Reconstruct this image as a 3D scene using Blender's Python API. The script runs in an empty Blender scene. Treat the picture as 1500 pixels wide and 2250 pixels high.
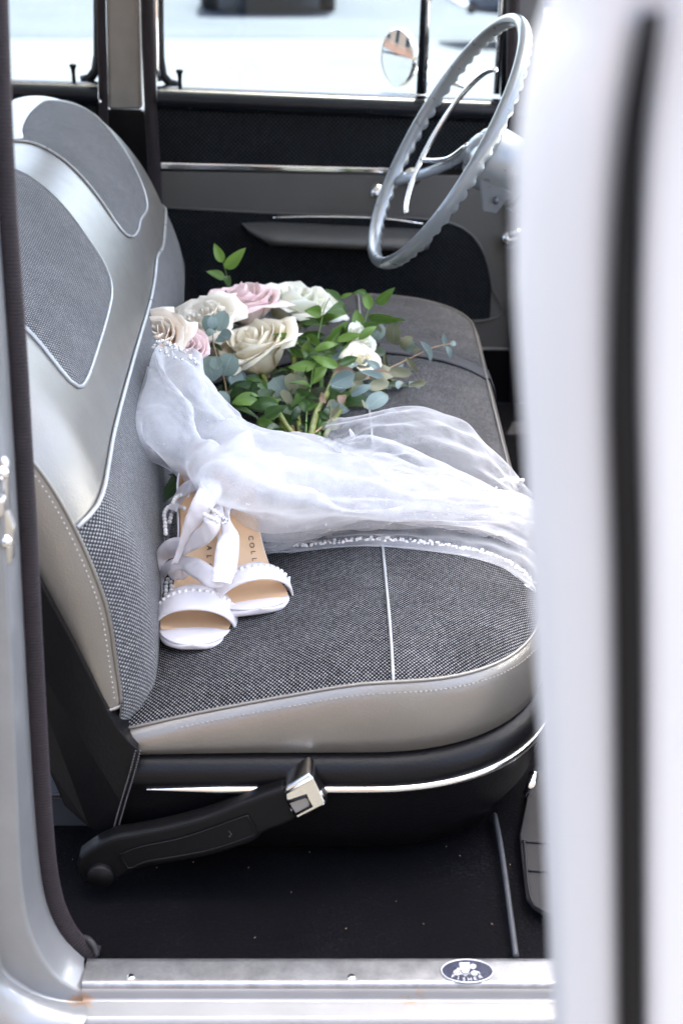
import bpy, bmesh, math, random
from mathutils import Vector, Matrix, noise
from mathutils.geometry import delaunay_2d_cdt
random.seed(7)
R = math.radians
SC = bpy.context.scene
COL = SC.collection

# ------------------------------------------------------------------ camera
CAM = Vector((0.0, -1.2, 1.05)); PITCH = R(25); FPX = 3400.0
cd = bpy.data.cameras.new('camera'); cam = bpy.data.objects.new('camera', cd); COL.objects.link(cam)
cam.location = CAM; cam.rotation_euler = (R(90) - PITCH, 0, 0)
cd.sensor_fit = 'VERTICAL'; cd.sensor_height = 36; cd.sensor_width = 24
cd.lens = FPX / 2250 * 36; cd.clip_start = 0.05; cd.clip_end = 2000
cd.dof.use_dof = True; cd.dof.focus_distance = 1.84; cd.dof.aperture_fstop = 6.0
SC.camera = cam

# ------------------------------------------------------------------ light
SUN = Vector((0.07, 0.27, 0.95)).normalized()
w = bpy.data.worlds.new('World'); SC.world = w; w.use_nodes = True
nt = w.node_tree; nt.nodes.clear()
sky = nt.nodes.new('ShaderNodeTexSky'); sky.sky_type = 'NISHITA'; sky.sun_disc = False
sky.sun_elevation = math.asin(SUN.z); sky.sun_rotation = math.atan2(SUN.x, SUN.y)
sky.air_density = 0.6; sky.dust_density = 4.5; sky.ozone_density = 1.0
bg = nt.nodes.new('ShaderNodeBackground'); bg.inputs[1].default_value = 0.15
wo = nt.nodes.new('ShaderNodeOutputWorld')
nt.links.new(sky.outputs[0], bg.inputs[0]); nt.links.new(bg.outputs[0], wo.inputs[0])
sl = bpy.data.lights.new('sun', 'SUN'); sl.energy = 4.0; sl.angle = R(0.5); sl.color = (1.0, 0.95, 0.88)
so = bpy.data.objects.new('sun', sl); COL.objects.link(so)
so.rotation_euler = SUN.to_track_quat('Z', 'Y').to_euler(); so.location = (-6, 1, 8)
SC.view_settings.view_transform = 'Standard'; SC.view_settings.look = 'None'
SC.view_settings.gamma = 1.0; SC.view_settings.exposure = 3.5
SC.view_settings.use_white_balance = True; SC.view_settings.white_balance_temperature = 6900; SC.view_settings.white_balance_tint = 5
try:
    SC.cycles.transparent_max_bounces = 32; SC.cycles.max_bounces = 10; SC.cycles.diffuse_bounces = 6
    SC.cycles.sample_clamp_indirect = 6.0
except Exception: pass

# ------------------------------------------------------------------ geometry helpers
CP, SP = math.cos(PITCH), math.sin(PITCH)
FW = Vector((0, CP, -SP)); UP = Vector((0, SP, CP)); RT = Vector((1, 0, 0))
def ray(px, py): return FW + RT * ((px - 750) / FPX) + UP * ((1125 - py) / FPX)
def atY(px, py, Y): d = ray(px, py); return CAM + d * ((Y - CAM.y) / d.y)
def atZ(px, py, Z): d = ray(px, py); return CAM + d * ((Z - CAM.z) / d.z)
def cr(pts, n):
    """Catmull-Rom through points, n samples evenly spaced in arc length"""
    P = [Vector(p) for p in pts]
    if len(P) < 2: return P * n
    fine = []
    for i in range(len(P) - 1):
        p0 = P[i-1] if i else P[0] * 2 - P[1]
        p1, p2 = P[i], P[i+1]
        p3 = P[i+2] if i + 2 < len(P) else P[i+1] * 2 - P[i]
        for k in range(16):
            t = k / 16
            fine.append(0.5 * ((2*p1) + (p2-p0)*t + (2*p0-5*p1+4*p2-p3)*t*t + (3*p1-p0-3*p2+p3)*t*t*t))
    fine.append(P[-1])
    L = [0.0]
    for a, b in zip(fine, fine[1:]): L.append(L[-1] + (b - a).length)
    out, j = [], 0
    for i in range(n):
        s = L[-1] * i / (n - 1)
        while j < len(L) - 2 and L[j+1] < s: j += 1
        d = L[j+1] - L[j]
        out.append(fine[j].lerp(fine[j+1], (s - L[j]) / d if d > 1e-9 else 0))
    return out
def interp(x, xs, ys):
    if x <= xs[0]: return ys[0]
    for i in range(len(xs) - 1):
        if x <= xs[i+1]:
            t = (x - xs[i]) / (xs[i+1] - xs[i]); return ys[i] + (ys[i+1] - ys[i]) * t
    return ys[-1]
def sinterp(x, xs, ys):
    """smooth interpolation through table"""
    n = len(xs)
    if x <= xs[0]: return ys[0]
    if x >= xs[-1]: return ys[-1]
    i = 0
    while x > xs[i+1]: i += 1
    def m(k):
        if k == 0: return (ys[1]-ys[0])/(xs[1]-xs[0])
        if k == n-1: return (ys[-1]-ys[-2])/(xs[-1]-xs[-2])
        return (ys[k+1]-ys[k-1])/(xs[k+1]-xs[k-1])
    h = xs[i+1]-xs[i]; t = (x-xs[i])/h
    return ((2*t**3-3*t*t+1)*ys[i] + (t**3-2*t*t+t)*h*m(i) + (-2*t**3+3*t*t)*ys[i+1] + (t**3-t*t)*h*m(i+1))

WL = {}
def place(o, parent):
    if parent is not None: o.parent = parent
def wl(o):
    p = Vector((0, 0, 0))
    while o is not None:
        p += Vector(o.location); o = o.parent
    return p
def empty(name, loc, parent=None):
    o = bpy.data.objects.new(name, None); COL.objects.link(o); o.empty_display_size = .05
    o.location = Vector(loc) - (wl(parent) if parent else Vector())
    if parent: o.parent = parent
    return o
def tag(o, label=None, cat=None, group=None, kind=None):
    if label: o['label'] = label
    if cat: o['category'] = cat
    if group: o['group'] = group
    if kind: o['kind'] = kind
    return o
def mk(name, verts, faces, mat, parent=None, uvs=None, smooth=True, solid=0, bevel=0, off=-1, sub=0, loc=None):
    base = wl(parent) if parent else Vector()
    if loc is None:
        vs = [Vector(v) for v in verts]
        loc = Vector((sum(v.x for v in vs), sum(v.y for v in vs), sum(v.z for v in vs))) / max(1, len(vs)) if parent else Vector()
    loc = Vector(loc)
    me = bpy.data.meshes.new(name)
    me.from_pydata([tuple(Vector(v) - loc) for v in verts], [], faces); me.update()
    if uvs:
        ul = me.uv_layers.new(name='UVMap')
        for l in me.loops: ul.data[l.index].uv = uvs[l.vertex_index]
    if smooth:
        me.polygons.foreach_set('use_smooth', [True] * len(me.polygons))
    me.materials.append(mat)
    o = bpy.data.objects.new(name, me); COL.objects.link(o)
    o.location = loc - base
    if parent: o.parent = parent
    if solid:
        m = o.modifiers.new('solid', 'SOLIDIFY'); m.thickness = solid; m.offset = off
    if bevel:
        m = o.modifiers.new('bevel', 'BEVEL'); m.width = bevel; m.segments = 3; m.limit_method = 'ANGLE'; m.angle_limit = R(40)
    if sub:
        m = o.modifiers.new('sub', 'SUBSURF'); m.levels = sub; m.render_levels = sub
    return o
def inst(name, mesh, M, parent):
    """share a mesh; M is the world matrix"""
    o = bpy.data.objects.new(name, mesh); COL.objects.link(o)
    o.parent = parent
    o.matrix_basis = Matrix.Translation(-wl(parent)) @ M
    return o
def gridvf(P, cu=False, cv=False):
    nr, nc = len(P), len(P[0]); V = [p for r in P for p in r]; F = []
    for i in range(nr if cu else nr - 1):
        for j in range(nc if cv else nc - 1):
            a = i*nc + j; b = i*nc + (j+1) % nc; c = ((i+1) % nr)*nc + (j+1) % nc; d = ((i+1) % nr)*nc + j
            F.append((a, b, c, d))
    return V, F
def griduv(P):
    nr, nc = len(P), len(P[0]); us = [0.0]; vs = [0.0]; m = nr // 2; k = nc // 2
    for j in range(nc - 1): us.append(us[-1] + (P[m][j+1] - P[m][j]).length)
    for i in range(nr - 1): vs.append(vs[-1] + (P[i+1][k] - P[i][k]).length)
    return [(us[j], vs[i]) for i in range(nr) for j in range(nc)]
def grid(name, P, mat, parent=None, cu=False, cv=False, **k):
    P = [[Vector(p) for p in r] for r in P]
    V, F = gridvf(P, cu, cv)
    return mk(name, V, F, mat, parent, uvs=griduv(P), **k)
def tubevf(path, r, n=8, closed=False, caps=True):
    path = [Vector(p) for p in path]; m = len(path)
    rr = r if callable(r) else (lambda t: r)
    V, F = [], []
    up = Vector((0, 0, 1)); prev = None
    for i, p in enumerate(path):
        if closed: t = path[(i+1) % m] - path[i-1]
        else: t = path[min(i+1, m-1)] - path[max(i-1, 0)]
        if t.length < 1e-9: t = Vector((0, 1, 0))
        t.normalize()
        if prev is None:
            a = up if abs(t.dot(up)) < .9 else Vector((1, 0, 0))
            nx = (a - t * a.dot(t)).normalized()
        else:
            nx = prev - t * prev.dot(t)
            nx = nx.normalized() if nx.length > 1e-6 else t.orthogonal().normalized()
        prev = nx; ny = t.cross(nx)
        q = rr(i / max(1, m-1))
        for k in range(n):
            a = 2*math.pi*k/n; V.append(p + nx*math.cos(a)*q + ny*math.sin(a)*q)
    for i in range(m if closed else m-1):
        for k in range(n):
            F.append((i*n+k, i*n+(k+1) % n, ((i+1) % m)*n+(k+1) % n, ((i+1) % m)*n+k))
    if caps and not closed:
        F.append(tuple(range(n))[::-1]); F.append(tuple(range((m-1)*n, m*n)))
    return V, F
def tube(name, path, r, mat, parent=None, n=8, closed=False, **k):
    path = [Vector(p) for p in path]
    V, F = tubevf(path, r, n, closed)
    L = [0.0]
    for a, b in zip(path, path[1:]): L.append(L[-1] + (b-a).length)
    uv = [(kk/n*.05, L[i]) for i in range(len(path)) for kk in range(n)]
    return mk(name, V, F, mat, parent, uvs=uv, **k)
def join(parts):
    V, F = [], []
    for v, f in parts:
        b = len(V); V += list(v); F += [tuple(i+b for i in q) for q in f]
    return V, F
def boxvf(c, s, rot=None):
    c = Vector(c); V = []
    for x in (-1, 1):
        for y in (-1, 1):
            for z in (-1, 1):
                v = Vector((x*s[0]/2, y*s[1]/2, z*s[2]/2))
                V.append(c + (rot @ v if rot else v))
    return V, [(0,1,3,2), (4,6,7,5), (0,4,5,1), (2,3,7,6), (0,2,6,4), (1,5,7,3)]
def box(name, c, s, mat, parent=None, bevel=.002, rot=None, **k):
    V, F = boxvf(c, s, rot); return mk(name, V, F, mat, parent, smooth=False, bevel=bevel, **k)
def lathevf(prof, M, n=24):
    P = [[M @ Vector((r*math.cos(2*math.pi*k/n), r*math.sin(2*math.pi*k/n), z)) for k in range(n)] for r, z in prof]
    return gridvf(P, False, True)
def lathe(name, prof, M, mat, parent=None, n=24, **k):
    V, F = lathevf(prof, M, n); return mk(name, V, F, mat, parent, **k)
def frame(o, z, x=None):
    z = Vector(z).normalized()
    x = Vector(x) if x is not None else (Vector((0,0,1)) if abs(z.z) < .9 else Vector((1,0,0)))
    x = (x - z*x.dot(z)).normalized(); y = z.cross(x)
    return Matrix(((x.x,y.x,z.x,o[0]), (x.y,y.y,z.y,o[1]), (x.z,y.z,z.z,o[2]), (0,0,0,1)))
def slab(name, pts, direction, th, mat, parent=None, bevel=.003, **k):
    """polygon outline (3D points) extruded along direction"""
    d = Vector(direction).normalized() * th; n = len(pts)
    V = [Vector(p) for p in pts] + [Vector(p) + d for p in pts]
    F = [tuple(range(n)), tuple(range(2*n-1, n-1, -1))] + [(i, i+n, (i+1) % n + n, (i+1) % n) for i in range(n)]
    uv = [(v.x, v.z) for v in V]
    o = mk(name, V, F, mat, parent, uvs=uv, smooth=False, bevel=bevel, **k)
    bm = bmesh.new(); bm.from_mesh(o.data); bmesh.ops.recalc_face_normals(bm, faces=bm.faces); bm.to_mesh(o.data); bm.free()
    return o
def ball(name, c, r, mat, parent, n=12):
    prof = [(r*math.sin(math.pi*i/n), -r*math.cos(math.pi*i/n)) for i in range(n+1)]
    return lathe(name, prof, Matrix.Translation(Vector(c)), mat, parent, n=16)
def text_mesh(s, size):
    cu = bpy.data.curves.new('t', 'FONT'); cu.body = s; cu.size = size; cu.align_x = 'CENTER'; cu.align_y = 'CENTER'; cu.extrude = size*.04
    ob = bpy.data.objects.new('t', cu); COL.objects.link(ob)
    dg = bpy.context.evaluated_depsgraph_get(); dg.update()
    me = bpy.data.meshes.new_from_object(ob.evaluated_get(dg))
    bpy.data.objects.remove(ob); return me
def lettering(name, s, size, M, mat, parent):
    me = text_mesh(s, size); me.materials.clear(); me.materials.append(mat)
    return inst(name, me, M, parent)

# ------------------------------------------------------------------ materials
class NB:
    def __init__(s, name):
        s.m = bpy.data.materials.new(name); s.m.use_nodes = True; s.t = s.m.node_tree; s.n = s.t.nodes
        s.b = s.n['Principled BSDF']; s.out = s.n['Material Output']
    def new(s, t, **k):
        n = s.n.new(t)
        for a, v in k.items(): setattr(n, a, v)
        return n
    def ln(s, a, b): s.t.links.new(a, b)
    def math(s, op, a, b=None, c=None):
        n = s.new('ShaderNodeMath', operation=op)
        for i, v in enumerate((a, b, c)):
            if v is None: continue
            if isinstance(v, (int, float)): n.inputs[i].default_value = v
            else: s.ln(v, n.inputs[i])
        return n.outputs[0]
    def ramp(s, f, stops):
        n = s.new('ShaderNodeValToRGB'); e = n.color_ramp.elements
        while len(e) < len(stops): e.new(.5)
        for q, (p, c) in zip(e, stops):
            q.position = p; q.color = (*c, 1) if len(c) == 3 else c
        s.ln(f, n.inputs[0]); return n.outputs[0]
    def noise(s, scale, detail=4, rough=.5, coord='Object'):
        tc = s.new('ShaderNodeTexCoord'); n = s.new('ShaderNodeTexNoise')
        n.inputs['Scale'].default_value = scale; n.inputs['Detail'].default_value = detail; n.inputs['Roughness'].default_value = rough
        s.ln(tc.outputs[coord], n.inputs['Vector']); return n.outputs['Fac']
    def bump(s, h, strength, dist=.001):
        n = s.new('ShaderNodeBump'); n.inputs['Strength'].default_value = strength; n.inputs['Distance'].default_value = dist
        s.ln(h, n.inputs['Height']); s.ln(n.outputs[0], s.b.inputs['Normal']); return n
    def set(s, **k):
        for a, v in k.items():
            i = s.b.inputs[a.replace('_', ' ')]
            i.default_value = (*v, 1) if isinstance(v, tuple) and len(v) == 3 else v
def pbr(name, col, rough=.5, metal=0, bs=None, bstr=.3, bd=.001, var=.08, vs=30, rvar=.08, spec=None, **k):
    b = NB(name)
    if spec is not None: b.set(**{'Specular IOR Level': spec})
    b.set(Roughness=rough, Metallic=metal, **k)
    f = b.noise(vs, 5)
    c0 = tuple(x*(1-var) for x in col); c1 = tuple(min(1, x*(1+var)) for x in col)
    b.ln(b.ramp(f, [(.3, c0), (.7, c1)]), b.b.inputs['Base Color'])
    if rvar:
        g = b.noise(vs*2.3, 4)
        b.ln(b.math('ADD', b.math('MULTIPLY', g, rvar*2), max(.02, rough-rvar)), b.b.inputs['Roughness'])
    if bs: b.bump(b.noise(bs, 6, .6), bstr, bd)
    return b.m
def tweed(name, dark, light, pitch, bstr=.5, contrast=.62, sheen=.02):
    b = NB(name); b.set(Roughness=.9, Sheen_Weight=sheen, Sheen_Roughness=.5); b.set(**{'Specular IOR Level': .12})
    uv = b.new('ShaderNodeUVMap'); uv.uv_map = 'UVMap'
    nz = b.new('ShaderNodeTexNoise'); nz.inputs['Scale'].default_value = 160; nz.inputs['Detail'].default_value = 2
    b.ln(uv.outputs[0], nz.inputs['Vector'])
    mx = b.new('ShaderNodeVectorMath', operation='SCALE'); mx.inputs[3].default_value = pitch*.22
    sb = b.new('ShaderNodeVectorMath', operation='SUBTRACT'); sb.inputs[1].default_value = (.5, .5, .5)
    b.ln(nz.outputs['Color'], sb.inputs[0]); b.ln(sb.outputs[0], mx.inputs[0])
    ad = b.new('ShaderNodeVectorMath', operation='ADD'); b.ln(uv.outputs[0], ad.inputs[0]); b.ln(mx.outputs[0], ad.inputs[1])
    sx = b.new('ShaderNodeSeparateXYZ'); b.ln(ad.outputs[0], sx.inputs[0])
    k = 2*math.pi/pitch
    su = b.math('SINE', b.math('MULTIPLY', sx.outputs[0], k)); sv = b.math('SINE', b.math('MULTIPLY', sx.outputs[1], k))
    p = b.math('MULTIPLY', su, sv)
    # per thread irregularity
    n2 = b.new('ShaderNodeTexNoise'); n2.inputs['Scale'].default_value = 1/pitch*.9; n2.inputs['Detail'].default_value = 1
    mp = b.new('ShaderNodeMapping'); mp.inputs['Scale'].default_value = (1, .6, 1); b.ln(uv.outputs[0], mp.inputs[0]); b.ln(mp.outputs[0], n2.inputs['Vector'])
    n3 = b.new('ShaderNodeTexNoise'); n3.inputs['Scale'].default_value = 18; n3.inputs['Detail'].default_value = 3; b.ln(uv.outputs[0], n3.inputs['Vector'])
    h = b.math('ADD', b.math('MULTIPLY', p, contrast), b.math('ADD', b.math('MULTIPLY', b.math('SUBTRACT', n2.outputs['Fac'], .5), .4), b.math('MULTIPLY', n3.outputs['Fac'], .24)))
    mid = tuple((a*.75+c*.25) for a, c in zip(dark, light))
    b.ln(b.ramp(h, [(.10, dark), (.40, mid), (.70, light)]), b.b.inputs['Base Color'])
    b.bump(b.math('ADD', p, b.math('MULTIPLY', n2.outputs['Fac'], .6)), bstr, pitch*.25)
    return b.m

M = {}
M['tweed'] = tweed('tweed', (.003, .003, .004), (.375, .372, .378), .0043)
M['tweed_back_lit'] = tweed('tweed_back_lit', (.02, .021, .025), (.46, .46, .46), .005, sheen=.22)  # lighter than the cushion tweed, windscreen light put into its colour and sheen
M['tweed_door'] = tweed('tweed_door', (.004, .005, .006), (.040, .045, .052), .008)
def leather(name, col, rough, metal, sc=420, bs=.25, spec=.5):
    b = NB(name); b.set(**{'Specular IOR Level': spec}); b.set(Metallic=metal, Coat_Weight=.08, Coat_Roughness=.35)
    f = b.noise(14, 5); b.ln(b.ramp(f, [(.3, tuple(x*.94 for x in col)), (.7, tuple(min(1, x*1.05) for x in col))]), b.b.inputs['Base Color'])
    tc = b.new('ShaderNodeTexCoord'); vo = b.new('ShaderNodeTexVoronoi'); vo.inputs['Scale'].default_value = sc
    b.ln(tc.outputs['Object'], vo.inputs['Vector'])
    b.ln(b.math('ADD', b.math('MULTIPLY', b.noise(40, 4), .12), rough-.06), b.b.inputs['Roughness'])
    b.bump(b.math('ADD', vo.outputs['Distance'], b.math('MULTIPLY', b.noise(9, 3), .8)), bs, .0006)
    return b.m
M['silver_vinyl'] = leather('silver_vinyl', (.222, .208, .188), .38, .64)
M['grey_vinyl'] = leather('grey_vinyl', (.085, .084, .080), .45, .1)
M['black_vinyl'] = leather('black_vinyl', (.004, .004, .005), .36, 0, 300, .35, .14)
M['piping'] = pbr('piping', (.42, .43, .43), .3, .25)
M['thread'] = pbr('thread', (.40, .37, .33), .7)
M['dark_thread'] = pbr('dark_thread', (.11, .11, .11), .7)
M['chrome'] = pbr('chrome', (.80, .80, .80), .09, 1, var=.03, rvar=.04)
M['brushed'] = pbr('brushed', (.62, .62, .62), .3, 1, bs=400, bstr=.1, var=.1)
M['car_silver'] = pbr('car_silver', (.52, .545, .57), .28, .35, var=.04, vs=8, Coat_Weight=.5, Coat_Roughness=.08)
M['car_white'] = pbr('car_white', (.46, .455, .45), .3, 0, var=.02, vs=5, Coat_Weight=.6, Coat_Roughness=.05)
M['wheel_silver'] = pbr('wheel_silver', (.19, .21, .225), .3, .25, var=.04, Coat_Weight=.5, Coat_Roughness=.12)
M['black_gloss'] = pbr('black_gloss', (.008, .010, .014), .24, 0, var=.1, spec=.22)
M['black_plastic'] = pbr('black_plastic', (.0045, .0045, .005), .42, 0, spec=.18, bs=900, bstr=.5, bd=.0006)
M['rubber'] = pbr('rubber', (.014, .014, .016), .62, 0, bs=200, bstr=.2)
M['mat_rubber'] = pbr('mat_rubber', (.011, .011, .013), .6, 0, bs=200, bstr=.2, spec=.25)
M['grey_trim'] = pbr('grey_trim', (.19, .185, .175), .5, 0, bs=250, bstr=.1)
M['dark_paint'] = pbr('dark_paint', (.05, .055, .065), .4)
M['headliner'] = pbr('headliner', (.80, .79, .77), .9)
M['webbing'] = pbr('webbing', (.012, .013, .018), .6, 0, bs=500, bstr=.4)
M['mirror'] = pbr('mirror', (.88, .89, .9), .01, 1, var=.0, rvar=0)
def windlace_mat():
    b = NB('windlace'); b.set(Roughness=.85, Sheen_Weight=.08, Sheen_Tint=(.5, .35, .5))
    uv = b.new('ShaderNodeUVMap'); uv.uv_map = 'UVMap'; s = b.new('ShaderNodeSeparateXYZ'); b.ln(uv.outputs[0], s.inputs[0])
    p = b.math('SINE', b.math('ADD', b.math('MULTIPLY', s.outputs[1], 2*math.pi/.0032), b.math('MULTIPLY', s.outputs[0], 250)))
    b.ln(b.ramp(b.math('ADD', b.math('MULTIPLY', p, .3), b.noise(60, 4)), [(.25, (.003, .002, .003)), (.8, (.015, .008, .012))]), b.b.inputs['Base Color'])
    b.bump(p, .5, .0008); return b.m
M['windlace'] = windlace_mat()
def carpet_mat():
    b = NB('carpet'); b.set(Roughness=1.0, Sheen_Weight=.0); b.set(**{'Specular IOR Level': .05})
    f = b.noise(260, 5, .8); g = b.noise(7, 5, .6)
    h = b.math('ADD', b.math('MULTIPLY', f, .75), b.math('MULTIPLY', g, .35))
    b.ln(b.ramp(h, [(.35, (.002, .002, .003)), (.60, (.005, .005, .0065)), (.85, (.026, .027, .032))]), b.b.inputs['Base Color'])
    b.bump(f, .9, .004); return b.m
M['carpet'] = carpet_mat()
def satin(name, col, tr=.0):
    b = NB(name); b.set(Roughness=.34, Sheen_Weight=.3, Sheen_Roughness=.3, Anisotropic=.5)
    b.ln(b.ramp(b.noise(50, 4), [(.3, tuple(x*.97 for x in col)), (.7, col)]), b.b.inputs['Base Color'])
    tc = b.new('ShaderNodeTexCoord'); wv = b.new('ShaderNodeTexWave'); wv.inputs['Scale'].default_value = 900; wv.inputs['Distortion'].default_value = 1
    b.ln(tc.outputs['Object'], wv.inputs['Vector']); b.bump(b.math('ADD', b.math('MULTIPLY', wv.outputs['Fac'], .1), b.noise(60, 4)), .25, .0015)
    return b.m
M['satin'] = satin('satin', (.74, .71, .73))
M['insole'] = pbr('insole', (.72, .48, .28), .42, 0, bs=300, bstr=.12, var=.05, vs=25)
M['lining'] = pbr('lining', (.62, .38, .22), .5, 0, var=.05)
M['sole'] = pbr('sole', (.55, .43, .33), .5)
M['pearl'] = pbr('pearl', (.74, .71, .68), .16, 0, var=.03, Coat_Weight=.8, Coat_Roughness=.06, Subsurface_Weight=.0)
M['crystal'] = pbr('crystal', (.8, .82, .86), .06, 1, var=.1)
M['ink'] = pbr('ink', (.05, .035, .02), .5)
M['emblem_blue'] = pbr('emblem_blue', (.022, .026, .05), .35, .2, var=.5, vs=220)
M['emblem_silver'] = pbr('emblem_silver', (.50, .52, .56), .4, .3)
M['emblem_cyan'] = pbr('emblem_cyan', (.25, .5, .68), .4)
def petal_mat(name, c_in, c_out, edge=None):
    b = NB(name)
    uv = b.new('ShaderNodeUVMap'); uv.uv_map = 'UVMap'; s = b.new('ShaderNodeSeparateXYZ'); b.ln(uv.outputs[0], s.inputs[0])
    wv = b.new('ShaderNodeTexNoise'); wv.inputs['Scale'].default_value = 1; wv.inputs['Detail'].default_value = 3
    mp = b.new('ShaderNodeMapping'); mp.inputs['Scale'].default_value = (16, 2.2, 1); b.ln(uv.outputs[0], mp.inputs[0]); b.ln(mp.outputs[0], wv.inputs['Vector'])
    f = b.math('ADD', s.outputs[1], b.math('MULTIPLY', b.math('SUBTRACT', wv.outputs['Fac'], .5), .22))
    st = [(.08, c_in), (.62, c_out)]
    if edge: st.append((.98, edge))
    colr = b.ramp(f, st)
    b.ln(colr, b.b.inputs['Base Color']); b.set(Roughness=.55, Sheen_Weight=.15); b.set(**{'Specular IOR Level': .25})
    b.bump(wv.outputs['Fac'], .22, .0012)
    tl = b.new('ShaderNodeBsdfTranslucent'); b.ln(colr, tl.inputs[0])
    mx = b.new('ShaderNodeMixShader'); mx.inputs[0].default_value = .18
    b.ln(b.b.outputs[0], mx.inputs[1]); b.ln(tl.outputs[0], mx.inputs[2]); b.ln(mx.outputs[0], b.out.inputs['Surface'])
    return b.m
M['petal_cream'] = petal_mat('petal_cream', (.93, .72, .40), (.96, .86, .64), (.97, .92, .77))
M['petal_white'] = petal_mat('petal_white', (.76, .78, .40), (.93, .93, .76), (.95, .95, .86))
M['petal_pink'] = petal_mat('petal_pink', (.94, .84, .77), (.95, .81, .78), (.94, .74, .73))
M['petal_blush'] = petal_mat('petal_blush', (.93, .66, .44), (.96, .80, .64), (.97, .88, .75))
M['petal_peony'] = petal_mat('petal_peony', (.90, .60, .34), (.96, .87, .70), (.98, .93, .82))
def leaf_mat(name, c0, c1, rough=.4, tr=.25):
    b = NB(name)
    uv = b.new('ShaderNodeUVMap'); uv.uv_map = 'UVMap'; s = b.new('ShaderNodeSeparateXYZ'); b.ln(uv.outputs[0], s.inputs[0])
    oi = b.new('ShaderNodeObjectInfo')
    v = b.math('MULTIPLY', b.math('ABSOLUTE', s.outputs[0]), 1.0)
    rib = b.math('SINE', b.math('ADD', b.math('MULTIPLY', v, 30), b.math('MULTIPLY', s.outputs[1], 26)))
    f = b.math('ADD', b.math('ADD', b.math('MULTIPLY', oi.outputs['Random'], .7), b.math('MULTIPLY', b.noise(70, 4), .45)), b.math('MULTIPLY', rib, .04))
    midrib = b.math('LESS_THAN', v, .05)
    f2 = b.math('ADD', f, b.math('MULTIPLY', midrib, .3))
    colr = b.ramp(f2, [(.25, c0), (.95, c1)])
    b.ln(colr, b.b.inputs['Base Color']); b.set(Roughness=rough)
    b.bump(b.math('ADD', rib, b.math('MULTIPLY', midrib, -3)), .15, .0008)
    tl = b.new('ShaderNodeBsdfTranslucent'); b.ln(colr, tl.inputs[0])
    mx = b.new('ShaderNodeMixShader'); mx.inputs[0].default_value = tr
    b.ln(b.b.outputs[0], mx.inputs[1]); b.ln(tl.outputs[0], mx.inputs[2]); b.ln(mx.outputs[0], b.out.inputs['Surface'])
    return b.m
M['leaf_green'] = leaf_mat('leaf_green', (.05, .115, .02), (.20, .34, .065), .32)
M['leaf_dark'] = leaf_mat('leaf_dark', (.02, .052, .013), (.075, .145, .038), .35)
M['leaf_gum'] = leaf_mat('leaf_gum', (.13, .185, .15), (.30, .38, .34), .6, .2)
M['leaf_blue'] = leaf_mat('leaf_blue', (.15, .21, .195), (.32, .41, .385), .6, .2)
M['leaf_olive'] = leaf_mat('leaf_olive', (.12, .13, .07), (.26, .26, .16), .55, .2)
M['leaf_tan'] = leaf_mat('leaf_tan', (.38, .24, .16), (.58, .40, .30), .6, .2)
M['stem_green'] = pbr('stem_green', (.19, .215, .05), .45, 0, var=.35, vs=60)
M['stem_thin'] = pbr('stem_thin', (.10, .20, .04), .45, 0, var=.2)
M['stem_brown'] = pbr('stem_brown', (.40, .26, .14), .5, 0, var=.25, vs=60)
def glass_mat(name, tint, refl=1.0):
    b = NB(name); b.n.remove(b.b)
    tr = b.new('ShaderNodeBsdfTransparent'); tr.inputs[0].default_value = (*tint, 1)
    gl = b.new('ShaderNodeBsdfGlossy'); gl.inputs['Roughness'].default_value = .02
    fr = b.new('ShaderNodeFresnel'); fr.inputs[0].default_value = 1.45
    mx = b.new('ShaderNodeMixShader'); b.ln(b.math('MULTIPLY', fr.outputs[0], refl), mx.inputs[0])
    b.ln(tr.outputs[0], mx.inputs[1]); b.ln(gl.outputs[0], mx.inputs[2]); b.ln(mx.outputs[0], b.out.inputs['Surface'])
    return b.m
M['glass'] = glass_mat('glass', (.93, .96, .97), .7)
def tulle_mat(name, cov, col=(.79, .787, .80)):
    """a fine mesh of threads: covers cov of what lies behind it face on, more where it turns edge on"""
    b = NB(name); b.n.remove(b.b)
    ge = b.new('ShaderNodeNewGeometry'); dt = b.new('ShaderNodeVectorMath', operation='DOT_PRODUCT')
    b.ln(ge.outputs['Normal'], dt.inputs[0]); b.ln(ge.outputs['Incoming'], dt.inputs[1])
    c = b.math('MAXIMUM', b.math('ABSOLUTE', dt.outputs['Value']), .1)
    nz = b.noise(45, 3); n2 = b.noise(1200, 1)
    cv = b.math('MULTIPLY', b.math('ADD', b.math('MULTIPLY', nz, .5), b.math('MULTIPLY', n2, .5)), cov*2)
    f = b.math('SUBTRACT', 1.0, b.math('POWER', b.math('SUBTRACT', 1.0, cv), b.math('DIVIDE', 1.0, c)))
    tr = b.new('ShaderNodeBsdfTransparent')
    df = b.new('ShaderNodeBsdfDiffuse'); df.inputs[0].default_value = (*col, 1)
    tl = b.new('ShaderNodeBsdfTranslucent'); tl.inputs[0].default_value = (*col, 1)
    m1 = b.new('ShaderNodeMixShader'); m1.inputs[0].default_value = .5; b.ln(df.outputs[0], m1.inputs[1]); b.ln(tl.outputs[0], m1.inputs[2])
    m2 = b.new('ShaderNodeMixShader'); b.ln(f, m2.inputs[0]); b.ln(tr.outputs[0], m2.inputs[1]); b.ln(m1.outputs[0], m2.inputs[2])
    b.ln(m2.outputs[0], b.out.inputs['Surface']); return b.m
M['tulle_sheer'] = tulle_mat('tulle_sheer', .15)
M['tulle'] = tulle_mat('tulle', .31)
M['tulle_thin'] = tulle_mat('tulle_thin', .27)
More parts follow.
